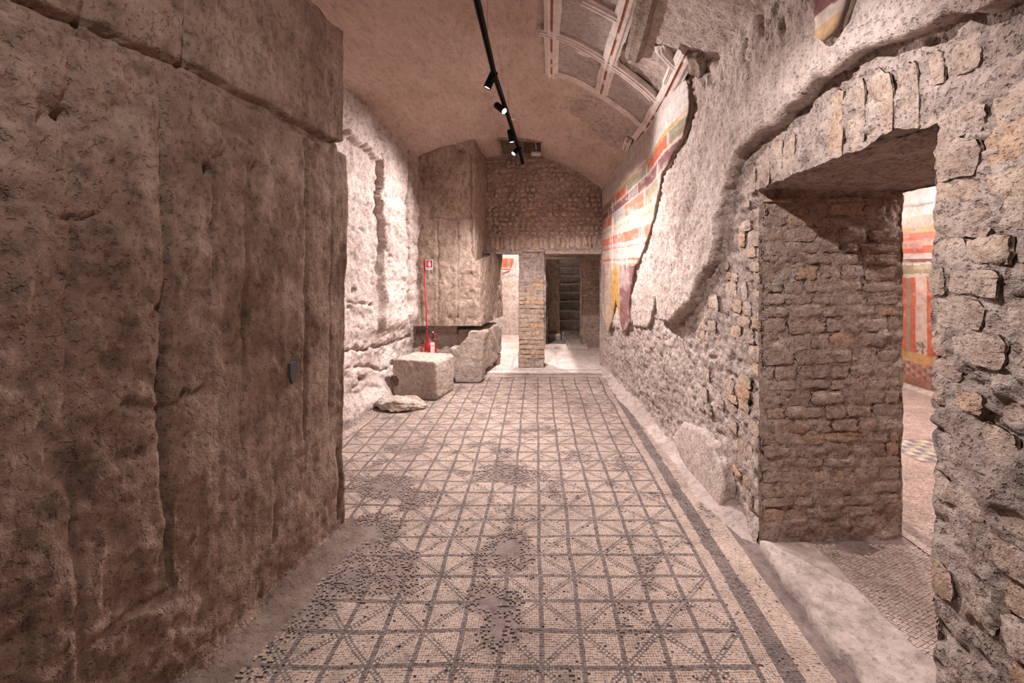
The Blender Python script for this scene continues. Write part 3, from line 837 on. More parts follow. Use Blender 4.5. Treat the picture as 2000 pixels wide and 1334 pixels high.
def nb_disp(S, Z, X, Y):
    face = (Y < 2.672) & (X > -1.63 + .19 * Y - .02)
    yq = np.where(face, Y, 2.67 + (NB_END[0] - X))
    rough = .45 + .75 * sstep(nb(480, 500)[0], nb(200, 500)[0], yq + .1 * fbm(yq * 3, Z * 3, 6))
    h = .012 * fbm(yq * 2.2, Z * 1.6, 1, 3) + rough * (.0075 * fbm(yq * 8, Z * 8, 2, 5) + .0032 * fbm(yq * 30, Z * 28, 3, 3))
    h = h - rough * .014 * sstep(.5, 1.0, fbm(yq * 6, Z * 4, 14, 4))
    h = h + .0010 * fbm(yq * 60, Z * 4, 30, 2)
    wob = .012 * fbm(Z * 6, yq * .1, 3, 3)
    for pts, w, d in GROOVES:
        dd = seg_dist(yq + wob, Z, pts)
        h = h - d * np.exp(-(dd / (w * (1 + .5 * fbm(Z * 7, 1.1, d * 99, 2)))) ** 2)
    zs = np.interp(yq, [p[0] for p in SLOT], [p[1] for p in SLOT])
    ds = Z - zs + .012 * fbm(yq * 8, Z * 2, 8, 3)
    h = h - .050 * sstep(.040, .022, np.abs(ds))
    h = h - .022 * sstep(0, .03, ds)                                                    # the panel above stands back
    for (hy, hz), r, d in HOLES:
        q = np.hypot(yq - hy, (Z - hz) * .8) + .006 * fbm(yq * 30, Z * 30, 3)
        h = h - d * sstep(r * 1.3, r * .5, q)
    q = np.hypot((yq - RP[0]) / .17, (Z - RP[1]) / .10)
    m = sstep(1.2, .5, q + .3 * fbm(yq * 8, Z * 8, 77))
    h = h - m * (.022 - .035 * fbm(yq * 10, Z * 10, 78, 4))
    # ragged end of the wall
    en = ~face
    cut = .015 * fbm(Z * 5, 3.7, 3, 4) + .010 * fbm(Z * 22, 9.1, 4, 3)
    zt = np.interp(2.67, [p[0] for p in SLOT], [p[1] for p in SLOT])
    nz_lo, nz_hi = nb(660, 402)[1], zt + .01
    cut = cut - .050 * sstep(nz_lo - .03, nz_lo + .02, Z) * sstep(nz_hi + .03, nz_hi - .06, Z) + .028 * np.exp(-((Z - zt + .05) / .04) ** 2) - .040 * sstep(zt, zt + .04, Z)
    h = np.where(en, h * .6 + cut, h)
    h = h + .045 * sstep(.13, 0, Z) ** 2 * face
    topz = 2.98 + .10 * sstep(2.6, 1.9, yq) + .03 * fbm(yq * 5, 2.2, 5, 3)
    Z2 = np.minimum(Z, topz)
    return h, Z2
wall_near = ribbon('wall_left_near', [(-1.63 + .19 * .6, .6), NB_END, (-2.75, 2.80)], -.02, 3.2, .0088, .0092, nb_disp, M_CONC, soft=9)
struct(wall_near, 'dark brown ancient concrete foundation wall with vertical grooves and horizontal slot', 'wall')
ribbon('wall_backing', [(-1.63 - .19 * 1.8, -1.8), (-1.63 + .19 * .6, .6)], -.02, 3.2, .05, .05, nb_disp, M_CONC, wall_near)
raw_mesh('wall_top', [(-1.97, -1.8, 3.03), (-1.50, .6, 3.03), (-1.15, 2.62, 2.97), (-2.9, 2.78, 2.97), (-2.9, -1.8, 3.03)], None, M_CONC, wall_near, T=[(0, 1, 4), (1, 2, 3), (1, 3, 4)])
# mortar fillet at its foot
yy = np.arange(.6, 2.74, .02); cs = [(.0, .085), (.02, .06), (.05, .028), (.085, .010), (.13, -.004)]
Vs = np.array([[-1.63 + .19 * y + .005 + d * (1 + .3 * fbm(y * 3, .7, i)), y, z * (1 + .35 * fbm(y * 4, .2, 3)) if z > 0 else z] for y in yy for i, (d, z) in enumerate(cs)], float)
raw_mesh('mortar_fillet', Vs, grid_quads(len(yy), len(cs)), M_FILLET, wall_near)
py_, pz_ = nb(568, 728)
bm = bmesh.new()
bv = [bm.verts.new((-1.63 + .19 * (py_ + a) + .004, py_ + a, pz_ + b)) for a, b in ((-.022, .05), (.020, .052), (.026, .01), (.012, -.048), (-.010, -.05), (-.024, -.01))]
f = bm.faces.new(bv); r = bmesh.ops.extrude_face_region(bm, geom=[f])
for v in r['geom']:
    if isinstance(v, bmesh.types.BMVert): v.co.x += .012
bm_obj('grey_plug', bm, M_GREY, wall_near)

# ------------------------------------------------------------------ far left wall
STEP1 = lw(738, 560)[0]
CR = [([lw(x, y) for x, y in p], w, d) for p, w, d in [
    ([(676, 688), (700, 684), (735, 676), (775, 664), (800, 655)], .022, .045), ([(676, 690), (712, 680)], .03, .03),
    ([(690, 722), (720, 715), (745, 722), (775, 708)], .022, .04), ([(700, 735), (712, 742)], .03, .03),
    ([(676, 590), (700, 592), (724, 598)], .016, .035), ([(672, 440), (690, 448), (712, 452)], .018, .03), ([(750, 430), (790, 470)], .010, .016),
    ([(745, 500), (800, 540)], .008, .012), ([(676, 385), (720, 400)], .012, .018), ([(676, 520), (728, 530)], .009, .012), ([(680, 640), (730, 640)], .009, .01),
    ([(750, 565), (805, 570)], .008, .012), ([(684, 770), (740, 752)], .02, .02), ([(760, 745), (765, 700)], .02, .02)]]
LH = [(lw(692, 568), .035, .06), (lw(722, 596), .032, .06), (lw(674, 345), .04, .05), (lw(707, 740), .045, .05), (lw(700, 455), .028, .04), (lw(680, 600), .03, .05)]
def lw_disp(S, Z, X, Y):
    h = .020 * fbm(Y * 1.7, Z * 1.7, 1, 3) + .012 * fbm(Y * 7, Z * 9, 2, 4) + .005 * fbm(Y * 24, Z * 24, 4, 3)
    h = h - .02 * sstep(.5, 1.0, fbm(Y * 8, Z * 10, 11, 4))
    h = h + .008 * np.sin(Z * 22 + 2 * fbm(Y * 2, Z * 2, 3)) * sstep(2.9, 2.4, Z)
    e1 = STEP1 + .02 * fbm(Z * 5, 3, 2, 3)
    zb = .72
    h = h + .10 * sstep(e1 - .012, e1 + .012, Y) * sstep(zb - .15, zb + .25, Z) * 1.0
    ze = np.interp(Y, [4.4, lw(666, 259)[0], lw(700, 285)[0], lw(732, 312)[0]], [3.02, lw(666, 259)[1], lw(700, 285)[1], lw(732, 312)[1]]) + .03 * fbm(Y * 9, 1, 4, 3)
    h = h + .085 * sstep(ze - .015, ze + .02, Z) * (1 - sstep(e1 - .012, e1 + .012, Y))
    e2 = 5.90 + .015 * fbm(Z * 7, 5, 2, 3)
    h = h - .13 * sstep(e2 - .012, e2, Y) * sstep(e2 + .075, e2 + .062, Y) * sstep(.85, 1.0, Z)
    for pts, w, d in CR:
        dd = seg_dist(Y + .02 * fbm(Y * 9, Z * 9, 4), Z + .025 * fbm(Y * 9, Z * 9, 5), pts)
        h = h - d * np.exp(-(dd / (w * (1 + .6 * fbm(Y * 12, Z * 3, 7, 2)))) ** 2)
    for (hy, hz), r, d in LH:
        q = np.hypot((Y - hy) * .8, (Z - hz) * 1.2) + .01 * fbm(Y * 20, Z * 20, 3)
        h = h - d * sstep(r * 1.3, r * .6, q)
    h = h + .10 * sstep(.35, 0, Z) ** 1.5
    return h
wall_left = ribbon('wall_left_far', [(-2.815 + .176 * 2.6, 2.6), (-2.815 + .176 * 6.36, 6.36)], -.02, 3.6, .0135, .0135, lw_disp, M_LEFT, soft=1)
struct(wall_left, 'brightly lit pale concrete wall with cracks and broken pilaster', 'wall')

# ------------------------------------------------------------------ corner mass at the back left
YM = 6.2
MC = [([onplane(x, y, YM) for x, y in p], w, d) for p, w, d in [
    ([(822, 428), (850, 424), (880, 429), (922, 423)], .012, .022), ([(854, 430), (856, 520), (855, 625)], .010, .016), ([(893, 428), (894, 480), (893, 622)], .009, .016),
    ([(830, 343), (910, 338)], .008, .010), ([(826, 385), (915, 384)], .012, .008), ([(920, 300), (921, 480), (925, 505)], .014, .030)]]
def mass_disp(S, Z, X, Y):
    front = Y < YM + .012
    q = np.where(front, X, -.76 + (Y - YM))
    h = .012 * fbm(q * 2.2, Z * 2.0, 40, 3) + .008 * fbm(q * 9, Z * 7, 41, 4) + .003 * fbm(q * 30, Z * 20, 42, 3)
    h = h - .012 * sstep(.5, 1.0, fbm(q * 7, Z * 6, 43, 4))
    for pts, w, d in MC:
        dd = seg_dist(X + .01 * fbm(X * 9, Z * 9, 4), Z + .01 * fbm(X * 9, Z * 9, 5), pts)
        h = h - .95 * d * np.exp(-(dd / w) ** 2) * front
    c = onplane(900, 292, YM)
    h = h - .06 * np.exp(-(np.hypot(X - c[0], Z - c[1]) / .07) ** 2) * front
    return h
def mass_hi(S, Z, X, Y):
    return mass_disp(S, Z, X, Y), np.minimum(Z, vault0(X, Y) + .02)
wall_mass = ribbon('wall_corner', [(-1.84, YM), (-.845, YM), (-.76, 7.2)], 1.62, 3.45, .0125, .0125, mass_hi, M_MASS, soft=5)
struct(wall_mass, 'tall brown concrete corner mass behind the fire extinguisher', 'wall')
ribbon('lower_block', [(-1.84, YM - .01), (-.765, YM - .01), (-.56, 7.42), (-1.4, 7.5)], .775, 1.665, .0125, .0125, lambda S, Z, X, Y: (mass_disp(S, Z, X, Y), Z + .16 * sstep(6.25, 7.0, Y) * sstep(1.3, 1.665, Z)), M_MASS, wall_mass)
raw_mesh('underside', [(-1.84, YM, .78), (-.77, YM, .78), (-.57, 7.42, .78), (-1.4, 7.5, .78), (-1.84, YM, 1.66), (-.77, YM, 1.66), (-.57, 7.42, 1.82), (-1.4, 7.5, 1.82)], [(0, 1, 2, 3), (4, 5, 6, 7)], M_MASS, wall_mass)
ribbon('recessed_footing', [(-1.84, YM + .20), (-1.12, YM + .20), (-.98, 7.35)], -.02, .80, .02, .02, lambda S, Z, X, Y: .014 * fbm(X * 5 + Y * 3, Z * 6, 3, 4) + .05 * sstep(.66, .62, Z), M_PLASTER, wall_mass)
# shutter-board seam and orange stained edge at the far end of the block
box_mesh('iron_cramp', (-.80, 6.98, 1.60), (-.785, 7.0, 1.80), M_BROWN, wall_mass, .003, 1)

# ------------------------------------------------------------------ end wall with two doorways
PX0, PX1 = onplane(1012, 0, YB)[0], onplane(1064, 0, YB)[0]
ZD = 1.815
lintel_z = ZD
def back_disp(S, Z, X, Y):
    f1, f2, c = worley(X / .085 + .3 * fbm(X * 8, Z * 8, 1, 2), Z / .08 + .3 * fbm(X * 8, Z * 8, 4, 2), 13)
    h = .014 * np.clip((f2 - f1) * 2, 0, 1) + (c - .5) * .012 + .010 * fbm(X * 3, Z * 3, 60, 3) + .007 * fbm(X * 16, Z * 16, 61, 4)
    return h
def back_hi(S, Z, X, Y): return back_disp(S, Z, X, Y), np.minimum(Z, vault0(X, Y) + .03)
wall_back = ribbon('wall_back', [(-.95, YB), (1.30, YB)], ZD, 3.5, .014, .014, back_hi, M_LUN, soft=1)
struct(wall_back, 'end wall of small rubble stones under the vault above two doorways', 'wall')
pil = ribbon('pillar', [(PX0 + .02, YB + .42), (PX0 + .005, YB + .004), (PX1 - .005, YB + .004), (PX1 - .02, YB + .42), (PX0 + .02, YB + .425)], -.01, ZD + .06, .012, .012,
             lambda S, Z, X, Y: .009 * fbm(X * 8 + Y * 9, Z * 8, 70, 4) + .004 * fbm(X * 28 + Y * 20, Z * 28, 71, 3) - .004, M_MASON, wall_back, soft=3)
courses('brick', V_BRICK, pil, PX0 + .008, PX1 - .008, .02, 1.42, (.058, .082), (.12, .23), lambda a, z: ((a, YB + .002, z), 0), proud=.007, joint=.009, skip=.08, tiltv=.02)
courses('brick', V_BRICK, pil, YB + .03, YB + .40, .02, 1.75, (.06, .085), (.12, .2), lambda a, z: ((PX1 - .012, a, z), math.pi / 2), proud=.008, joint=.012, skip=.1, tiltv=.02)
for nm, x0, x1, z0 in (('lintel', -.84, PX0 + .06, ZD - .03), ('lintel', PX1 + .005, 1.10, ZD - .028)):
    bm = bmesh.new()
    bmesh.ops.create_cube(bm, size=1)
    for v in bm.verts: v.co = Vector((x0 + (v.co.x + .5) * (x1 - x0), YB - .012 + (v.co.y + .5) * .46, z0 + (v.co.z + .5) * .042))
    bmesh.ops.subdivide_edges(bm, edges=bm.edges[:], cuts=10, use_grid_fill=True)
    for v in bm.verts: v.co += Vector((0, 1, 1)) * .003 * float(fbm(v.co.x * 9, v.co.y * 9 + v.co.z * 7, 3))
    bm_obj(nm, bm, M_TRAV, wall_back)
raw_mesh('wall_rear_face', [(-1.5, YB + .46, ZD), (1.5, YB + .46, ZD), (1.5, YB + .46, 3.5), (-1.5, YB + .46, 3.5), (-1.5, YB, ZD), (1.5, YB, ZD)], [(0, 1, 2, 3), (0, 1, 5, 4)], M_LUN, wall_back)
box_mesh('jamb_strip', (1.045, YB - .02, 0), (1.12, YB + .42, ZD - .01), M_MASON, wall_back, .01)
# voussoirs above the doors and rubble of the lunette, stone by stone
x = -.80
while x < 1.02:
    w = random.uniform(.06, .105)
    put_stone('voussoir', V_RUB, wall_back, (x + w / 2, YB - .016, ZD + .13 + random.uniform(-.01, .02)), w * .82, random.uniform(.15, .21), .014, 0, random.uniform(-.12, .12))
    x += w
z = ZD + .26; row = 0
while z < 3.26:
    h = random.uniform(.060, .085)
    x = -.80 + random.uniform(0, .05)
    while x < 1.04:
        w = random.uniform(.065, .125)
        if z + h < float(vault0(x + w / 2, YB)) - .02 and random.random() < .80:
            put_stone('stone', V_RUB, wall_back, (x + w / 2, YB - .013 + random.uniform(-.004, .004), z + h / 2 + random.uniform(-.012, .012)), w * random.uniform(.75, .95), h * random.uniform(.75, 1.0), random.uniform(.014, .024), 0, random.uniform(-.35, .35))
        x += w
    z += h; row += 1

# ---- beyond the end wall: passage, inner doorway, stair
YI = 8.80
IX0, IX1, IZ = onplane(1068, 0, YI)[0], onplane(1136, 0, YI)[0], CH - (506 - VY) / F * YI
def in_disp(S, Z, X, Y): return .010 * fbm(X * 8, Z * 9, 80, 4) + .004 * fbm(X * 30, Z * 30, 81, 2)
wall_in = ribbon('wall_stair', [(-.05, YI), (1.75, YI)], -.01, 2.6, .02, .02, in_disp, M_MASON, soft=1, keep=lambda X, Y, Z: ~((X > IX0 - .02) & (X < IX1) & (Z < IZ)))
struct(wall_in, 'brick wall with a narrow doorway in front of the dim stair', 'wall')
courses('brick', V_BRICK, wall_in, IX1 + .004, 1.70, .03, 2.2, (.065, .09), (.12, .24), lambda a, z: ((a, YI + .001, z), 0), proud=.008, joint=.009, skip=.08)
courses('brick', V_BRICK, wall_in, 0.0, IX1, IZ + .06, 2.2, (.065, .09), (.12, .24), lambda a, z: ((a, YI + .001, z), 0), proud=.008, joint=.009, skip=.08)
rough_face('door_jamb', (IX1, YI - .01, 0), (0, .34, 0), (0, 0, IZ + .05), 20, 80, (-1, 0, 0), .014, M_PLASTER, wall_in, flip=True, seed=3)
rough_face('door_jamb', (IX0, YI - .01, 0), (0, .34, 0), (0, 0, IZ + .05), 20, 80, (1, 0, 0), .010, M_PLASTER, wall_in, seed=5)
box_mesh('lintel', (IX0 - .02, YI - .015, IZ - .005), (IX1 + .02, YI + .33, IZ + .05), M_TRAV, wall_in, .008)
# plastered cheek wall beside the stair
chk = rough_face('cheek_wall', (.12, 9.42, -.01), (.37, 0, 0), (0, 0, 2.5), 30, 110, (0, -1, 0), .014, M_MASS, wall_in, seed=8)
rough_face('cheek_side', (.49, 9.42, -.01), (.03, 2.9, 0), (0, 0, 2.9), 60, 60, (1, 0, 0), .012, M_MASS, wall_in, seed=9)
rough_face('stair_side_wall', (1.18, 9.12, -.01), (.05, 3.6, 0), (0, 0, 3.2), 60, 60, (-1, 0, 0), .012, M_MASS, wall_in, flip=True, seed=10)
bm = bmesh.new(); bmesh.ops.create_cube(bm, size=1)
for v in bm.verts: v.co = Vector((.33 + v.co.x * .36, 9.40 + v.co.y * .28, .10 + v.co.z * .17))
remeshed('low_ledge', bm, .03, M_MASS, lambda V: .015 * fbm(V[:, 0] * 9, V[:, 1] * 9, V[:, 2] * 9, 3), wall_in)
stair = empty('stair', (0, 0, 0))
struct(stair, 'dim flight of worn rounded stone steps behind the inner doorway', 'stair')
for n in range(13):
    y0 = 9.55 + .27 * n; z1 = .195 * (n + 1)
    bm = bmesh.new(); bmesh.ops.create_cube(bm, size=1)
    for v in bm.verts: v.co = Vector((.86 + v.co.x * .78, y0 + .22 + v.co.y * .44, z1 - .105 + v.co.z * .21))
    o = remeshed('step', bm, .032, M_DARKST, lambda V, n=n: .014 * fbm(V[:, 0] * 6 + n * 3, V[:, 1] * 6, V[:, 2] * 6, 3), stair, smooth_it=4)
# rooms' shells
def shell(name, label, lo, hi, mat, cat):
    return struct(box_mesh(name, lo, hi, mat), label, cat)
shell('ceiling_passage', 'low ceiling of the passage behind the end wall', (-2.4, YB + .47, 2.62), (1.8, 10.4, 2.75), M_VAULT, 'ceiling')
shell('wall_passage_right', 'side wall of the passage before the stair', (1.56, YB + .3, 0), (1.7, 9.2, 2.7), M_MASON, 'wall')
shell('ceiling_stair', 'sloping dark space above the stair', (0, 10.4, 2.9), (1.8, 13.2, 3.1), M_VAULT, 'ceiling')
shell('wall_stair_end', 'end wall at the top of the stair', (0, 13.0, 0), (1.8, 13.2, 3.1), M_MASS, 'wall')
shell('wall_passage_header', 'wall stub above the opening between the two passages', (.02, YB + .46, 1.9), (.10, YI, 2.66), M_MASON, 'wall')
shell('wall_passage_partition', 'partition between the left passage and the stair', (-.02, YI, 0), (.11, 10.6, 2.66), M_MASON, 'wall')
shell('wall_passage_left', 'left wall of the passage', (-2.45, 7.4, 0), (-2.3, 10.6, 2.7), M_LEFT, 'wall')
wf = ribbon('wall_passage_end', [(-2.4, 10.42), (.05, 10.42)], -.02, 2.75, .03, .03, lambda S, Z, X, Y: .014 * fbm(X * 4, Z * 4, 3, 4) + .03 * sstep(1.33, 1.36, Z + .03 * fbm(X * 5, 1, 2)) , M_LEFT, soft=1)
struct(wf, 'bright pale wall with a strip of red fresco seen through the narrow doorway', 'wall')
# piece of fresco on it
Xf, Zf = np.meshgrid(np.linspace(-1.5, -.40, 60), np.linspace(1.35, 2.6, 90), indexing='ij')
Cf = np.tile(WHT, Xf.shape + (1,)) * 1.05
for za, zb, c in ((1.40, 1.47, TAN), (1.50, 1.545, REDC), (1.56, 1.76, REDC), (1.76, 1.79, CREAM), (1.79, 1.84, CREAM), (1.85, 1.93, PURP), (1.95, 1.98, GRN)):
    Cf[(Zf > za) & (Zf < zb)] = c
Cf[(Zf > 1.56) & (Zf < 1.76) & (np.abs((Xf * 4) % 1 - .5) < .13)] = GRN
edge_x = np.interp(Zf, [1.3, 1.42, 1.5, 1.7, 1.85, 1.95, 2.1, 2.6], [-.80, -.74, -.58, -.51, -.50, -.47, -.40, -.38]) + .01 * fbm(Zf * 20, Xf * 3, 2)
ok = Xf < edge_x
kq = ok[:-1, :-1] & ok[1:, 1:] & ok[1:, :-1] & ok[:-1, 1:]
Vf = np.stack([Xf, 10.335 + .003 * fbm(Xf * 6, Zf * 6), Zf], -1).reshape(-1, 3)
Vf2 = Vf.copy(); Vf2[:, 1] += .05
nV = len(Vf); Q1 = grid_quads(60, 90, kq)
o = raw_mesh('fresco', np.concatenate([Vf, Vf2]), np.concatenate([Q1, Q1[:, ::-1] + nV]), M_FRES, wf, col=np.concatenate([Cf.reshape(-1, 3)] * 2))

# ------------------------------------------------------------------ vault
HX0, HX1, HY0, HY1 = -.50, .07, 6.28, 6.93
xv = np.arange(-2.95, 1.75, .02); yv = np.concatenate([np.arange(-1.8, 1.2, .06), np.arange(1.2, 7.45, .02)])
XV, YV = np.meshgrid(xv, yv, indexing='ij')
ZV = vault0(XV, YV)
hv = .018 * fbm(XV * 1.5, YV * 1.0, 5, 3) + .006 * fbm(XV * 7, YV * 5, 6, 4) + .0025 * fbm(XV * 24, YV * 18, 7, 3)
board = np.floor(XV / .24 + .25 * fbm(YV * .4, XV * .2, 9, 2))
hv = hv + .010 * (_r(_h(board.astype(int) + 50, 3)) - .5)
rr_ = sstep(.35, .7, XV + .25 * fbm(XV * 2, YV * 2, 3)) * sstep(6.6, 5.0, YV + .6 * fbm(XV * 2, YV * 2, 13))
f1, f2, c = worley(XV / .06, YV / .06, 21)
hv = hv + rr_ * (.005 * fbm(XV * 14, YV * 14, 16, 4) + .004 * np.clip((f2 - f1) * 2, 0, 1) - .008 * sstep(.3, .8, fbm(XV * 14, YV * 12, 19, 3)))
NV = vault_n(XV, YV)
PV = np.stack([XV, YV, ZV], -1) + NV * (hv - .01)[..., None]
hole = (XV > HX0) & (XV < HX1) & (YV > HY0) & (YV < HY1)
kq = ~(hole[:-1, :-1] | hole[1:, 1:])
Vx, Qx, _ = compact(PV.reshape(-1, 3), grid_quads(len(xv), len(yv), kq, flip=True))
ceiling = raw_mesh('ceiling', Vx, Qx, M_VAULT)
ceiling.data.materials.append(M_PLASTER)
ceiling.data.polygons.foreach_set('material_index', (rr_[:-1, :-1][kq] > .5).astype(np.int32))
struct(ceiling, 'long brown barrel vault with remains of a stucco coffer frame', 'ceiling')
bm = bmesh.new()
zb_, zt_ = 3.22, 3.75
cor = [(HX0 - .03, HY0 - .03), (HX1 + .03, HY0 - .03), (HX1 + .03, HY1 + .03), (HX0 - .03, HY1 + .03)]
lo_ = [bm.verts.new((x, y, float(vault0(x, y)) - .012)) for x, y in cor]; hi_ = [bm.verts.new((x * .92 - .02, y, zt_)) for x, y in cor]
for i in range(4): bm.faces.new((lo_[i], lo_[(i + 1) % 4], hi_[(i + 1) % 4], hi_[i]))
bm.faces.new(hi_)
bmesh.ops.subdivide_edges(bm, edges=bm.edges[:], cuts=5, use_grid_fill=True)
bm_obj('hatch_shaft', bm, M_MASS, ceiling)
bm = bmesh.new(); tube(bm, [(-.16, 6.66, 3.72), (-.16, 6.66, 3.12)], .008); bm_obj('hatch_rod', bm, M_CHROME, ceiling)

# ---- stucco ribs: swept mouldings lying on the vault
STW = np.array([.78, .69, .64]); STR = np.array([.40, .15, .10])
PROF = [(-1.0, -.012, 0), (-.98, .020, 0), (-.60, .026, 0), (-.52, .034, 0), (-.16, .036, 0), (-.13, .028, 1), (.13, .028, 1), (.16, .036, 0), (.52, .034, 0), (.60, .026, 0), (.98, .020, 0), (1.0, -.012, 0)]
def rib(name, pix, hw, red=True, prof=PROF, mat=M_STUC, base=STW, lift=.010, taper=True):
    pts = np.array([vault_hit(*p) for p in pix])
    L = np.concatenate([[0], np.cumsum(np.linalg.norm(np.diff(pts, axis=0), axis=1))])
    n = max(6, int(L[-1] / .03)); s = np.linspace(0, L[-1], n)
    P = np.stack([np.interp(s, L, pts[:, i]) for i in (0, 1)], 1)
    if n > 8:
        Pp = np.pad(P, ((2, 2), (0, 0)), 'edge')
        P = np.stack([np.convolve(Pp[:, i], np.ones(5) / 5, 'valid') for i in (0, 1)], 1)
    T = np.gradient(P, axis=0); T /= np.linalg.norm(T, axis=1)[:, None]
    B = np.stack([T[:, 1], -T[:, 0]], 1)
    V, Cc = [], []
    for i in range(n):
        for (o, h, r) in prof:
            jit = 1 + .10 * float(fbm(s[i] * 9, o * 3, len(pix))) * (abs(o) > .9)
            xy = P[i] + B[i] * o * hw * jit
            nn = vault_n(np.array(xy[0]), np.array(xy[1]))
            hh = h + lift if h > 0 else h
            if taper and i in (0, n - 1): hh = min(hh, .004)
            V.append(np.array([xy[0], xy[1], float(vault0(xy[0], xy[1]))]) + nn * hh)
            wearr = float(fbm(s[i] * 9, .3, 4)) > .55
            Cc.append(STR if (r and red and not wearr) else base * (1 + .06 * float(fbm(s[i] * 6, o * 2, 1))))
    return raw_mesh(name, V, grid_quads(n, len(prof)), mat, ceiling, smooth=False, col=np.array(Cc))
rib('stucco_rib', [(1082, -70), (1080, 0), (1079, 80), (1079, 147)], .062)
rib('stucco_rib', [(1252, -80), (1236, -30), (1222, 20), (1205, 75), (1190, 122), (1176, 180)], .062)
rib('stucco_rib', [(1349, 92), (1337, 116), (1322, 146), (1303, 184), (1283, 218), (1262, 250), (1246, 272)], .060)
rib('stucco_rib', [(1230, 268), (1222, 292)], .035)
rib('stucco_rib', [(1072, 137), (1100, 142), (1135, 156), (1170, 178), (1200, 198), (1235, 224), (1254, 243)], .052, red=False)
rib('stucco_rib', [(1046, 54), (1080, 62), (1112, 73), (1150, 92), (1190, 118), (1230, 146), (1262, 172), (1283, 194)], .052, red=False)
rib('stucco_rib', [(1128, -12), (1165, 6), (1195, 22), (1224, 38)], .055, red=False)
rib('stucco_rib', [(1288, 88), (1308, 110), (1330, 132)], .045, red=False)
rib('stucco_rib', [(1300, 160), (1318, 118)], .02, red=False)
LUMP = [(-1, -.012, 0), (-.9, .030, 0), (-.4, .046, 0), (.1, .040, 0), (.6, .046, 0), (.9, .026, 0), (1, -.012, 0)]
rib('backing_mortar', [(1283, -80), (1272, -30), (1262, 10), (1250, 60), (1236, 112)], .062, False, LUMP, M_BROWN)
rib('backing_mortar', [(1352, 92), (1368, 118), (1360, 142)], .06, False, LUMP, M_BROWN)
rib('backing_mortar', [(1362, 148), (1345, 172), (1322, 204), (1296, 236), (1270, 268), (1246, 292)], .040, False, LUMP, M_BROWN)
# grey rough infill of the three coffers
def infill(pix):
    p = np.array([vault_hit(*q) for q in pix])
    n = 14
    u, v = np.meshgrid(np.linspace(0, 1, n), np.linspace(0, 1, n), indexing='ij')
    P = (1 - u)[..., None] * (1 - v)[..., None] * p[0] + u[..., None] * (1 - v)[..., None] * p[1] + u[..., None] * v[..., None] * p[2] + (1 - u)[..., None] * v[..., None] * p[3]
    x, y = P[..., 0], P[..., 1]
    V = np.stack([x, y, vault0(x, y)], -1) + vault_n(x, y) * (.012 + .004 * fbm(x * 20, y * 20, 3))[..., None]
    raw_mesh('coffer_panel', V.reshape(-1, 3), grid_quads(n, n), M_GREYP, ceiling)
infill([(1080, -30), (1230, -30), (1192, 118), (1080, 62)])
infill([(1079, 64), (1190, 119), (1174, 180), (1078, 143)])
infill([(1190, 119), (1284, 194), (1252, 242), (1176, 180)])
rib('plaster_remnant', [(1124, 92), (1142, 100), (1160, 104)], .05, False, [(-1, -.01, 0), (-.7, .016, 0), (.7, .016, 0), (1, -.01, 0)])

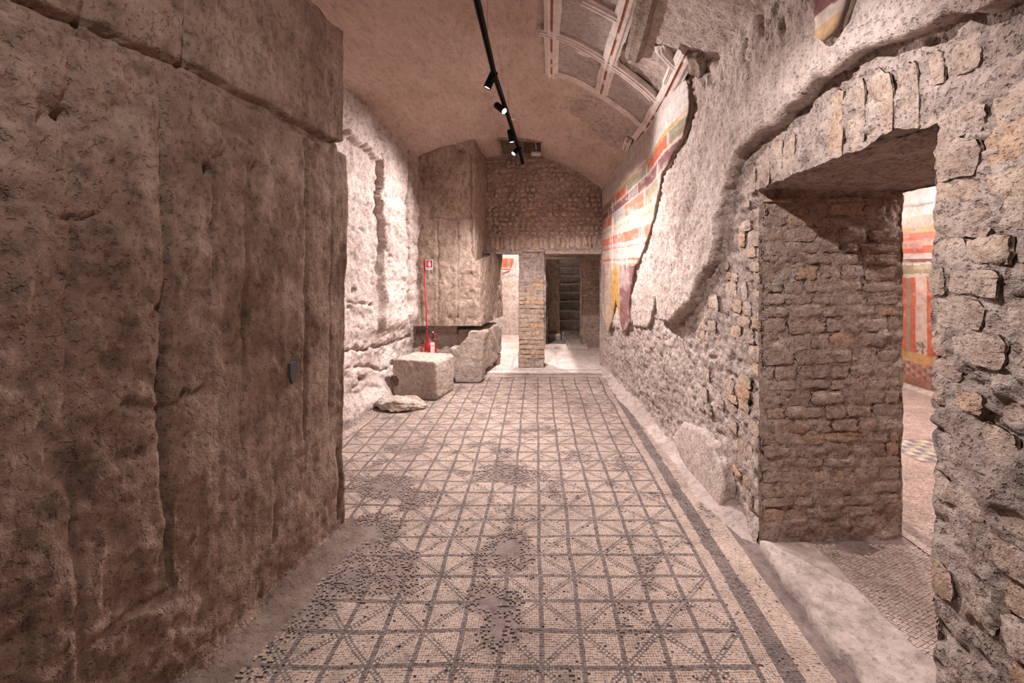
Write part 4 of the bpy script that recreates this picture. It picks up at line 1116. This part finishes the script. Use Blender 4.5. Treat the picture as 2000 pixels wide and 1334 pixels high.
# ------------------------------------------------------------------ closing walls, side room
shell('wall_behind', 'wall closing the hall behind the viewpoint', (-3, -1.9, 0), (2.2, -1.75, 3.6), M_MASON, 'wall')
shell('ceiling_side_room', 'plain ceiling of the side room', (2.12, -1.8, 3.12), (5.3, 9.2, 3.25), M_VAULT, 'ceiling')
shell('wall_side_room_end', 'end wall of the side room', (2.1, 9.0, 0), (5.3, 9.15, 3.2), M_PLASTER, 'wall')
shell('wall_side_room_start', 'start wall of the side room', (2.1, -1.9, 0), (5.3, -1.75, 3.2), M_PLASTER, 'wall')
ys = np.arange(-1.8, 9.0, .05); ys = np.concatenate([np.arange(-1.8, 4.6, .1), np.arange(4.6, 7.6, .012), np.arange(7.6, 9.1, .1)]); zs_ = np.arange(-.02, 3.2, .012)
Y5, Z5 = np.meshgrid(ys, zs_, indexing='ij')
def side_col(y, z):
    C = np.tile(WHT, y.shape + (1,)) * 1.0
    zz = z + .008 * fbm(y * 5, z * 5, 2, 2)
    def put(m, col, wear=.35):
        a = np.clip(.95 - wear * sstep(.1, .9, fbm(y * 6, z * 14, 60 + col.sum() * 9, 4)), 0, 1)
        C[m] = (C * (1 - a[..., None]) + col * a[..., None])[m]
    for za, zb, c in ((2.62, 3.3, WHT), (2.36, 2.40, GRY), (2.10, 2.24, CREAM), (2.02, 2.10, YEL * .6 + CREAM * .4), (1.93, 2.02, REDC * .8 + CREAM * .2), (1.86, 1.93, CREAM * .6 + REDC * .35), (1.76, 1.86, REDC), (1.70, 1.76, CREAM), (1.645, 1.685, PURP),
                      (1.62, 1.645, CREAM), (1.49, 1.61, GRN * .8 + YEL * .2), (1.45, 1.485, CREAM), (.46, 1.45, REDC * .92), (.33, .47, YEL * .7 + CREAM * .2), (0, .33, REDC * .55 + TAN * .4)):
        put((zz > za) & (zz < zb), c)
    pan = (zz > .47) & (zz < 1.445)
    put(pan & (y < 5.86) & (y > 5.70), CREAM * 1.05, .3)
    put(pan & (np.abs(y - 5.98) < .025), GRN, .3)
    put(pan & (y < 5.62), PURP * .5 + REDC * .5, .3)
    put(pan & (zz < .62) & (y < 5.86) & (y > 5.70) & (fbm(y * 30, z * 30, 3) > 0), GRN * .7)
    ln = np.abs(y - 6.12 - .08 * (z - 1.1)) < .014
    put(pan & ln & (zz > 1.0), TAN * 1.2)
    m = (zz > .12) & (zz < .34)
    a = np.floor(y / .055 + .5 * np.floor(z / .05)).astype(int); b = np.floor(z / .05).astype(int)
    put(m & ((a + b) % 3 == 0), GRY * .55, .4); put(m & ((a + b) % 3 == 1), REDC * .9 + CREAM * .15, .4); put(m & ((a + b) % 3 == 2), CREAM * .8, .5)
    put(zz < .14, REDC * .4 + TAN * .5)
    st = 1 + .12 * fbm(y * 5, z * 5, 80, 3)
    return np.clip(C * st[..., None], .02, .8)
V5 = np.stack([4.93 - .01 * fbm(Y5 * 2, Z5 * 2, 3, 3), Y5, Z5], -1).reshape(-1, 3)
ws = raw_mesh('wall_side_room', V5, grid_quads(len(ys), len(zs_)), M_FRES, None, col=side_col(Y5, Z5).reshape(-1, 3))
struct(ws, 'frescoed side room wall of red panels and striped bands beyond the doorway', 'wall')
# broken foot of that wall's painted plaster
yb_ = np.arange(4.6, 7.2, .04)
Vb = np.array([[4.93 - (.03 if i < 2 else .10) - .01, y, max(0, (.05 + .03 * float(fbm(y * 4, 2.0, 3, 3))) if i == 1 else (.0 if i == 2 else .05))] for y in yb_ for i in range(3)], float)
raw_mesh('mortar_skirting', Vb, grid_quads(len(yb_), 3), M_FLOORP, ws)

# ------------------------------------------------------------------ loose stones
def prism_xz(poly, y0, y1, skew=0.0):
    bm = bmesh.new()
    a = [bm.verts.new((x, y0, z)) for x, z in poly]; b = [bm.verts.new((x + skew, y1, z)) for x, z in poly]
    bm.faces.new(a); bm.faces.new(b[::-1])
    for i in range(len(poly)):
        j = (i + 1) % len(poly); bm.faces.new((a[j], a[i], b[i], b[j]))
    bmesh.ops.triangulate(bm, faces=[f for f in bm.faces if len(f.verts) > 4])
    return bm
def rock_noise(sc, amp, seed=0):
    def f(V):
        n = fbm(V[:, 0] * sc, V[:, 1] * sc, V[:, 2] * sc + seed, 4)
        p = fbm(V[:, 0] * sc * 4, V[:, 1] * sc * 4, V[:, 2] * sc * 4 + seed, 3)
        return amp * n - amp * .9 * sstep(.35, .9, p)
    return f
# the squared block: outline of its face, bitten on one side
blk = [(-.29, .07), (-.27, .02), (-.10, .0), (.0, .015), (.10, .0), (.27, .0), (.29, .03), (.29, .44), (.26, .47), (-.25, .475), (-.295, .44), (-.29, .29), (-.25, .26), (-.215, .22), (-.22, .16), (-.26, .14), (-.30, .12)]
bm = prism_xz(blk, 0, .50)
bmesh.ops.rotate(bm, verts=bm.verts, cent=(0, 0, 0), matrix=Matrix.Rotation(math.radians(-14), 3, 'Z'))
bmesh.ops.translate(bm, verts=bm.verts, vec=(-1.455, 5.40, 0))
o = remeshed('stone_block', bm, .013, M_TRAV, rock_noise(9, .007), None, 3)
tag(o, 'cubic pale stone block with a bitten left side before the fire extinguisher', 'stone block')
# L-shaped slab in front of the footing
Lz = [(607, 758), (648, 765), (700, 722), (738, 690), (750, 636), (855, 640), (866, 655), (852, 760), (836, 1010), (826, 1025), (642, 1024), (640, 988), (618, 985), (610, 960)]
Lp = [onplane(720 + a / 3.811, 480 + b / 3.811, 6.16) for a, b in Lz]
zmin = min(z for x, z in Lp)
Lp = [(x, z - zmin) for x, z in Lp]
bm = prism_xz(Lp, 6.16, 6.36, .035)
o = remeshed('stone_slab', bm, .013, M_TRAV, rock_noise(9, .006, 5), None, 2)
tag(o, 'upright pale stone slab with a stepped broken outline at the corner mass', 'stone slab')
bn = [(-1.10, .10), (-.80, .07), (-.765, .12), (-.755, .66), (-.80, .70), (-1.10, .70)]
bm = prism_xz(bn, 6.365, 7.22, .16)
o = remeshed('stone_course', bm, .018, M_TRAV, rock_noise(7, .010, 9), wall_mass, 2)
bm = prism_xz([(-.99, -.01), (-.86, -.01), (-.86, .12), (-.99, .12)], 6.38, 7.15, .15)
fo = remeshed('footing', bm, .025, M_BROWN, rock_noise(7, .010, 12), o, 2)
bm = prism_xz([(-.70, .18), (-.60, .2), (-.585, .62), (-.69, .66)], 7.235, 7.42, .03)
o = remeshed('broken_stone', bm, .02, M_TRAV, rock_noise(9, .012, 15), wall_mass, 2)
bm2 = prism_xz([(-.70, -.005), (-.61, -.005), (-.60, .19), (-.70, .19)], 7.245, 7.40, .03)
remeshed('footing', bm2, .025, M_BROWN, rock_noise(9, .008, 19), o, 2)
# flat fallen stone
bm = bmesh.new()
bmesh.ops.create_icosphere(bm, subdivisions=5, radius=1)
fs = fl(780, 800)
for v in bm.verts:
    x, y, z = v.co
    sx = 1 - .25 * max(0, x) * (1 if z > 0 else .4)
    q = Vector((x * .275 * (1 + .12 * math.sin(3 * y)), y * .15, (z * .085 if z > 0 else z * .05)))
    q.z += .02 * max(0, -x) * (z > 0) - .01 * x
    q.z += .028 * float(fbm(x * 1.8, y * 1.8, z * 1.8 + 4, 4)) * (z > -.4)
    q.x += .03 * float(fbm(x * 2, y * 2, z * 2 + 14, 3)); q.y += .02 * float(fbm(x * 2, y * 2, z * 2 + 24, 3))
    q.z = round(q.z / .022) * .022 * .35 + q.z * .65
    v.co = q + Vector((fs[0], fs[1] + .02, .045))
o = bm_obj('fallen_stone', bm, M_TRAV, None, True)
tag(o, 'flat irregular broken stone lying on the mosaic before the cubic block', 'stone')

# ------------------------------------------------------------------ fire extinguisher and its sign post
EX, EY = -1.40, 5.99
ext = empty('fire_extinguisher', (EX, EY, 0))
tag(ext, 'red fire extinguisher with black hose and white tag behind the stone block', 'fire extinguisher')
bm = bmesh.new()
lathe(bm, [(.070, .075), (.078, .08), (.078, .50), (.074, .535), (.060, .565), (.038, .585), (.022, .592)], seg=28); bm_obj('cylinder', bm, M_RED, ext, True)
bm = bmesh.new(); lathe(bm, [(.074, .0), (.080, .005), (.080, .078), (.072, .082)], seg=24); bm_obj('foot_ring', bm, M_RUBBER, ext, True)
bm = bmesh.new(); lathe(bm, [(.022, .588), (.024, .60), (.020, .64), (.016, .655)], seg=16); bm_obj('valve', bm, M_CHROME, ext, True)
bm = bmesh.new(); tube(bm, [(-.01, -.01, .645), (.03, -.02, .665), (.085, -.03, .70)], .009); bm_obj('handle', bm, M_RED, ext, True)
bm = bmesh.new(); tube(bm, [(0, -.01, .625), (.04, -.02, .628), (.09, -.03, .625)], .009); bm_obj('lever', bm, M_RED, ext, True)
hose = [(-.012, -.01, .63)] + [(-.045 + .088 * math.cos(a), -.03, .685 + .085 * math.sin(a)) for a in np.linspace(-.6, 4.2, 22)]
hose = hose[1:] + [(-.105, -.02, .58), (-.112, -.02, .48), (-.11, -.02, .38)]
bm = bmesh.new(); tube(bm, hose, .0085); bm_obj('hose', bm, M_RUBBER, ext, True)
bm = bmesh.new(); tube(bm, [(.03, -.035, .735), (.055, -.035, .705)], .008); bm_obj('hose_tip', bm, M_CHROME, ext, True)
bm = bmesh.new(); tube(bm, [(-.06, -.03, .60), (-.105, -.03, .56), (-.11, -.03, .40), (-.108, -.03, .34)], [.008, .011, .014, .018]); bm_obj('nozzle', bm, M_RED, ext, True)
# printed label lines round the cylinder front
def patch_on_cyl(name, a0, a1, z0, z1, r, mat):
    n = 6; V = []
    for i in range(n):
        a = math.radians(a0 + (a1 - a0) * i / (n - 1))
        V += [(r * math.sin(a), -r * math.cos(a), z0), (r * math.sin(a), -r * math.cos(a), z1)]
    return raw_mesh(name, V, [(2 * i, 2 * i + 2, 2 * i + 3, 2 * i + 1) for i in range(n - 1)], mat, ext)
for k in range(9):
    patch_on_cyl('label_line', -48 + 4 * (k % 2), 5 - 7 * (k % 3), .33 + k * .018, .335 + k * .018, .0788, M_WHITE)
tg = box_mesh('inspection_tag', (.020, -.094, .44), (.074, -.091, .60), M_WHITE, ext, .001, 1)
for k in range(5): box_mesh('tag_print', (.028 + .003 * (k % 2), -.0953, .545 - .008 * (k % 2)), (.0, 0, 0), M_INK, tg) if False else None
for k in range(5): box_mesh('tag_print', (.026 + k * .009, -.0950, .552 + .002 * (k % 2)), (.032 + k * .009, -.0938, .560), M_INK, tg)

post = empty('sign_post', (-1.475, 6.14, 0))
tag(post, 'thin red post carrying a small fire extinguisher sign against the brown wall', 'sign')
bm = bmesh.new(); tube(bm, [(.0, 0, .01), (-.004, .0, .6), (-.045, -.01, 1.705)], .0095, 10); bm_obj('pole', bm, M_RED, post, True)
box_mesh('base_plate', (-.09, -.05, 0), (.09, .03, .012), M_RED, post, .004, 1)
SX0, SX1, SZ0, SZ1 = -.027, .085, 1.535, 1.688
sg = box_mesh('sign_board', (SX0, -.026, SZ0), (SX1, -.020, SZ1), M_GREY, post, .002, 1)
box_mesh('sign_face', (SX0 + .006, -.0275, SZ0 + .006), (SX1 - .006, -.0262, SZ1 - .006), M_WHITE, sg)
box_mesh('red_field', (SX0 + .015, -.0288, SZ0 + .042), (SX1 - .015, -.0277, SZ1 - .014), M_RED, sg)
cx = (SX0 + SX1) / 2 + .004
bm = bmesh.new()
for lo, hi in (((cx - .012, .588), (cx + .016, .638)), ((cx - .006, .638), (cx + .010, .646)), ((cx - .002, .646), (cx + .006, .660)), ((cx - .014, .656), (cx + .018, .662)), ((cx - .026, .60), (cx - .021, .650)), ((cx - .026, .648), (cx - .006, .653))):
    r = bmesh.ops.create_cube(bm, size=1)
    for v in r['verts']: v.co = Vector((lo[0] + (v.co.x + .5) * (hi[0] - lo[0]), -.0294 + v.co.y * .0010, 1 + lo[1] + (v.co.z + .5) * (hi[1] - lo[1])))
bm_obj('pictogram', bm, M_WHITE, sg)
cu = bpy.data.curves.new('sign_text', 'FONT'); cu.body = 'ESTINTORE'; cu.size = .018; cu.align_x = 'CENTER'; cu.extrude = .0004
to = bpy.data.objects.new('tmp_text', cu); COL.objects.link(to)
tm = bpy.data.meshes.new_from_object(to.evaluated_get(bpy.context.evaluated_depsgraph_get()))
bpy.data.objects.remove(to)
tm.name = 'sign_text'; tm.materials.clear(); tm.materials.append(M_INK)
to = link('sign_text', tm, sg)
to.location = ((SX0 + SX1) / 2, -.0282, SZ0 + .016); to.rotation_euler = (math.pi / 2, 0, 0)

# ------------------------------------------------------------------ lighting track
P0 = np.array((-.385, -.6, CH + TRACK_D)); K = [np.array(track_pt(*p)) for p in [(925, 0), (965, 148), (985, 205), (1003, 262), (1013, 292), (1022, 322)]]
A = np.array((-.345, 2.2, CH + TRACK_D)); E = K[-1]
trk = empty('track_rail', (0, 0, 0))
tag(trk, 'long black ceiling track rail carrying the spotlights', 'light track')
def rail(name, p, q, w, h, mat, zoff=0.0):
    p, q = Vector(p), Vector(q); d = (q - p).normalized(); s = d.cross(Vector((0, 0, 1))).normalized()
    bm = bmesh.new()
    prof = [(-w, 0), (-w, h), (w, h), (w, 0), (w * .45, 0), (w * .45, h * .45), (-w * .45, h * .45), (-w * .45, 0)]
    ra = [bm.verts.new(p + s * a + Vector((0, 0, b + zoff))) for a, b in prof]; rb = [bm.verts.new(q + s * a + Vector((0, 0, b + zoff))) for a, b in prof]
    for i in range(len(prof)): bm.faces.new((ra[i], ra[(i + 1) % len(prof)], rb[(i + 1) % len(prof)], rb[i]))
    bm.faces.new(ra); bm.faces.new(rb[::-1])
    return bm_obj(name, bm, mat, trk)
rail('rail_section', (-.36, -.9, CH + TRACK_D), K[1], .017, .034, M_BLACK)
rail('rail_section', K[1], K[3], .017, .034, M_BLACK)
rail('rail_section', K[3], E, .017, .034, M_BLACK)
for t in (K[0] * .4 + K[1] * .6, K[2] * .6 + K[3] * .4, K[4], np.array((-.36, .6, CH + TRACK_D))):
    bm = bmesh.new(); tube(bm, [(t[0], t[1], t[2] + .03), (t[0], t[1], float(vault0(t[0], t[1])) + .05)], .0012, 6); bm_obj('hanger', bm, M_BLACK, trk)
HL = ['black spotlight on the track nearest the viewer in sight, aimed at the pale left wall', 'black spotlight on the track shining toward the viewer', 'black spotlight on the track just before the ceiling hatch', 'black spotlight at the far end of the track under the ceiling hatch',
      'black spotlight on the track overhead aimed at the side doorway', 'added unseen fill spotlight overhead aimed at the near left wall']
for (loc, tgt, W, ang), lab in zip(HEADS, HL):
    t = Vector(loc); aim = (Vector(tgt) - t).normalized()
    side = -1
    c = t + Vector((-.035, 0, -.035))
    sp = empty('spotlight', t); tag(sp, lab, 'spotlight', 'track spotlights')
    R = aim.to_track_quat('Z', 'Y').to_matrix()
    off = c - t
    def put(name, prof, mat, seg=20):
        bm = bmesh.new(); lathe(bm, prof, c=off, seg=seg, M=R); return bm_obj(name, bm, mat, sp, True)
    put('housing', [(.026, -.085), (.031, -.080), (.031, .060), (.029, .062), (.027, .050)], M_BLACK)
    put('lens', [(.026, .050), (.026, .0525)], M_LENS)
    bm = bmesh.new(); tube(bm, [(0, 0, .002), (-.012, 0, -.012), off * .8], .009, 8); bm_obj('bracket', bm, M_BLACK, sp, True)
    o = make_light('spot_beam', 'SPOT', c + aim * .075, Vector(tgt), W, LIGHT_COL, ang, .75, .025)
    o.parent = sp; o.location = off + aim * .075
# emergency fitting in the hatch and a small junction box on the vault
ef = empty('ceiling_detector', (.0, 6.78, 3.28)); tag(ef, 'small white oblong fitting mounted in the ceiling hatch', 'detector')
o = box_mesh('body', (-.075, -.05, -.03), (.075, .05, .03), M_WHITE, ef, .026, 4)
bm = bmesh.new(); tube(bm, [(0, 0, .02), (0, 0, .48)], .010, 8); bm_obj('stem', bm, M_CHROME, ef, True)
jb = vault_hit(1001, 228)
ob = box_mesh('junction_box', (jb[0] - .03, jb[1] - .03, jb[2] - .035), (jb[0] + .03, jb[1] + .03, jb[2] + .02), M_WHITE, None, .005, 2)
tag(ob, 'tiny pale junction box on the vault beside the track', 'junction box')
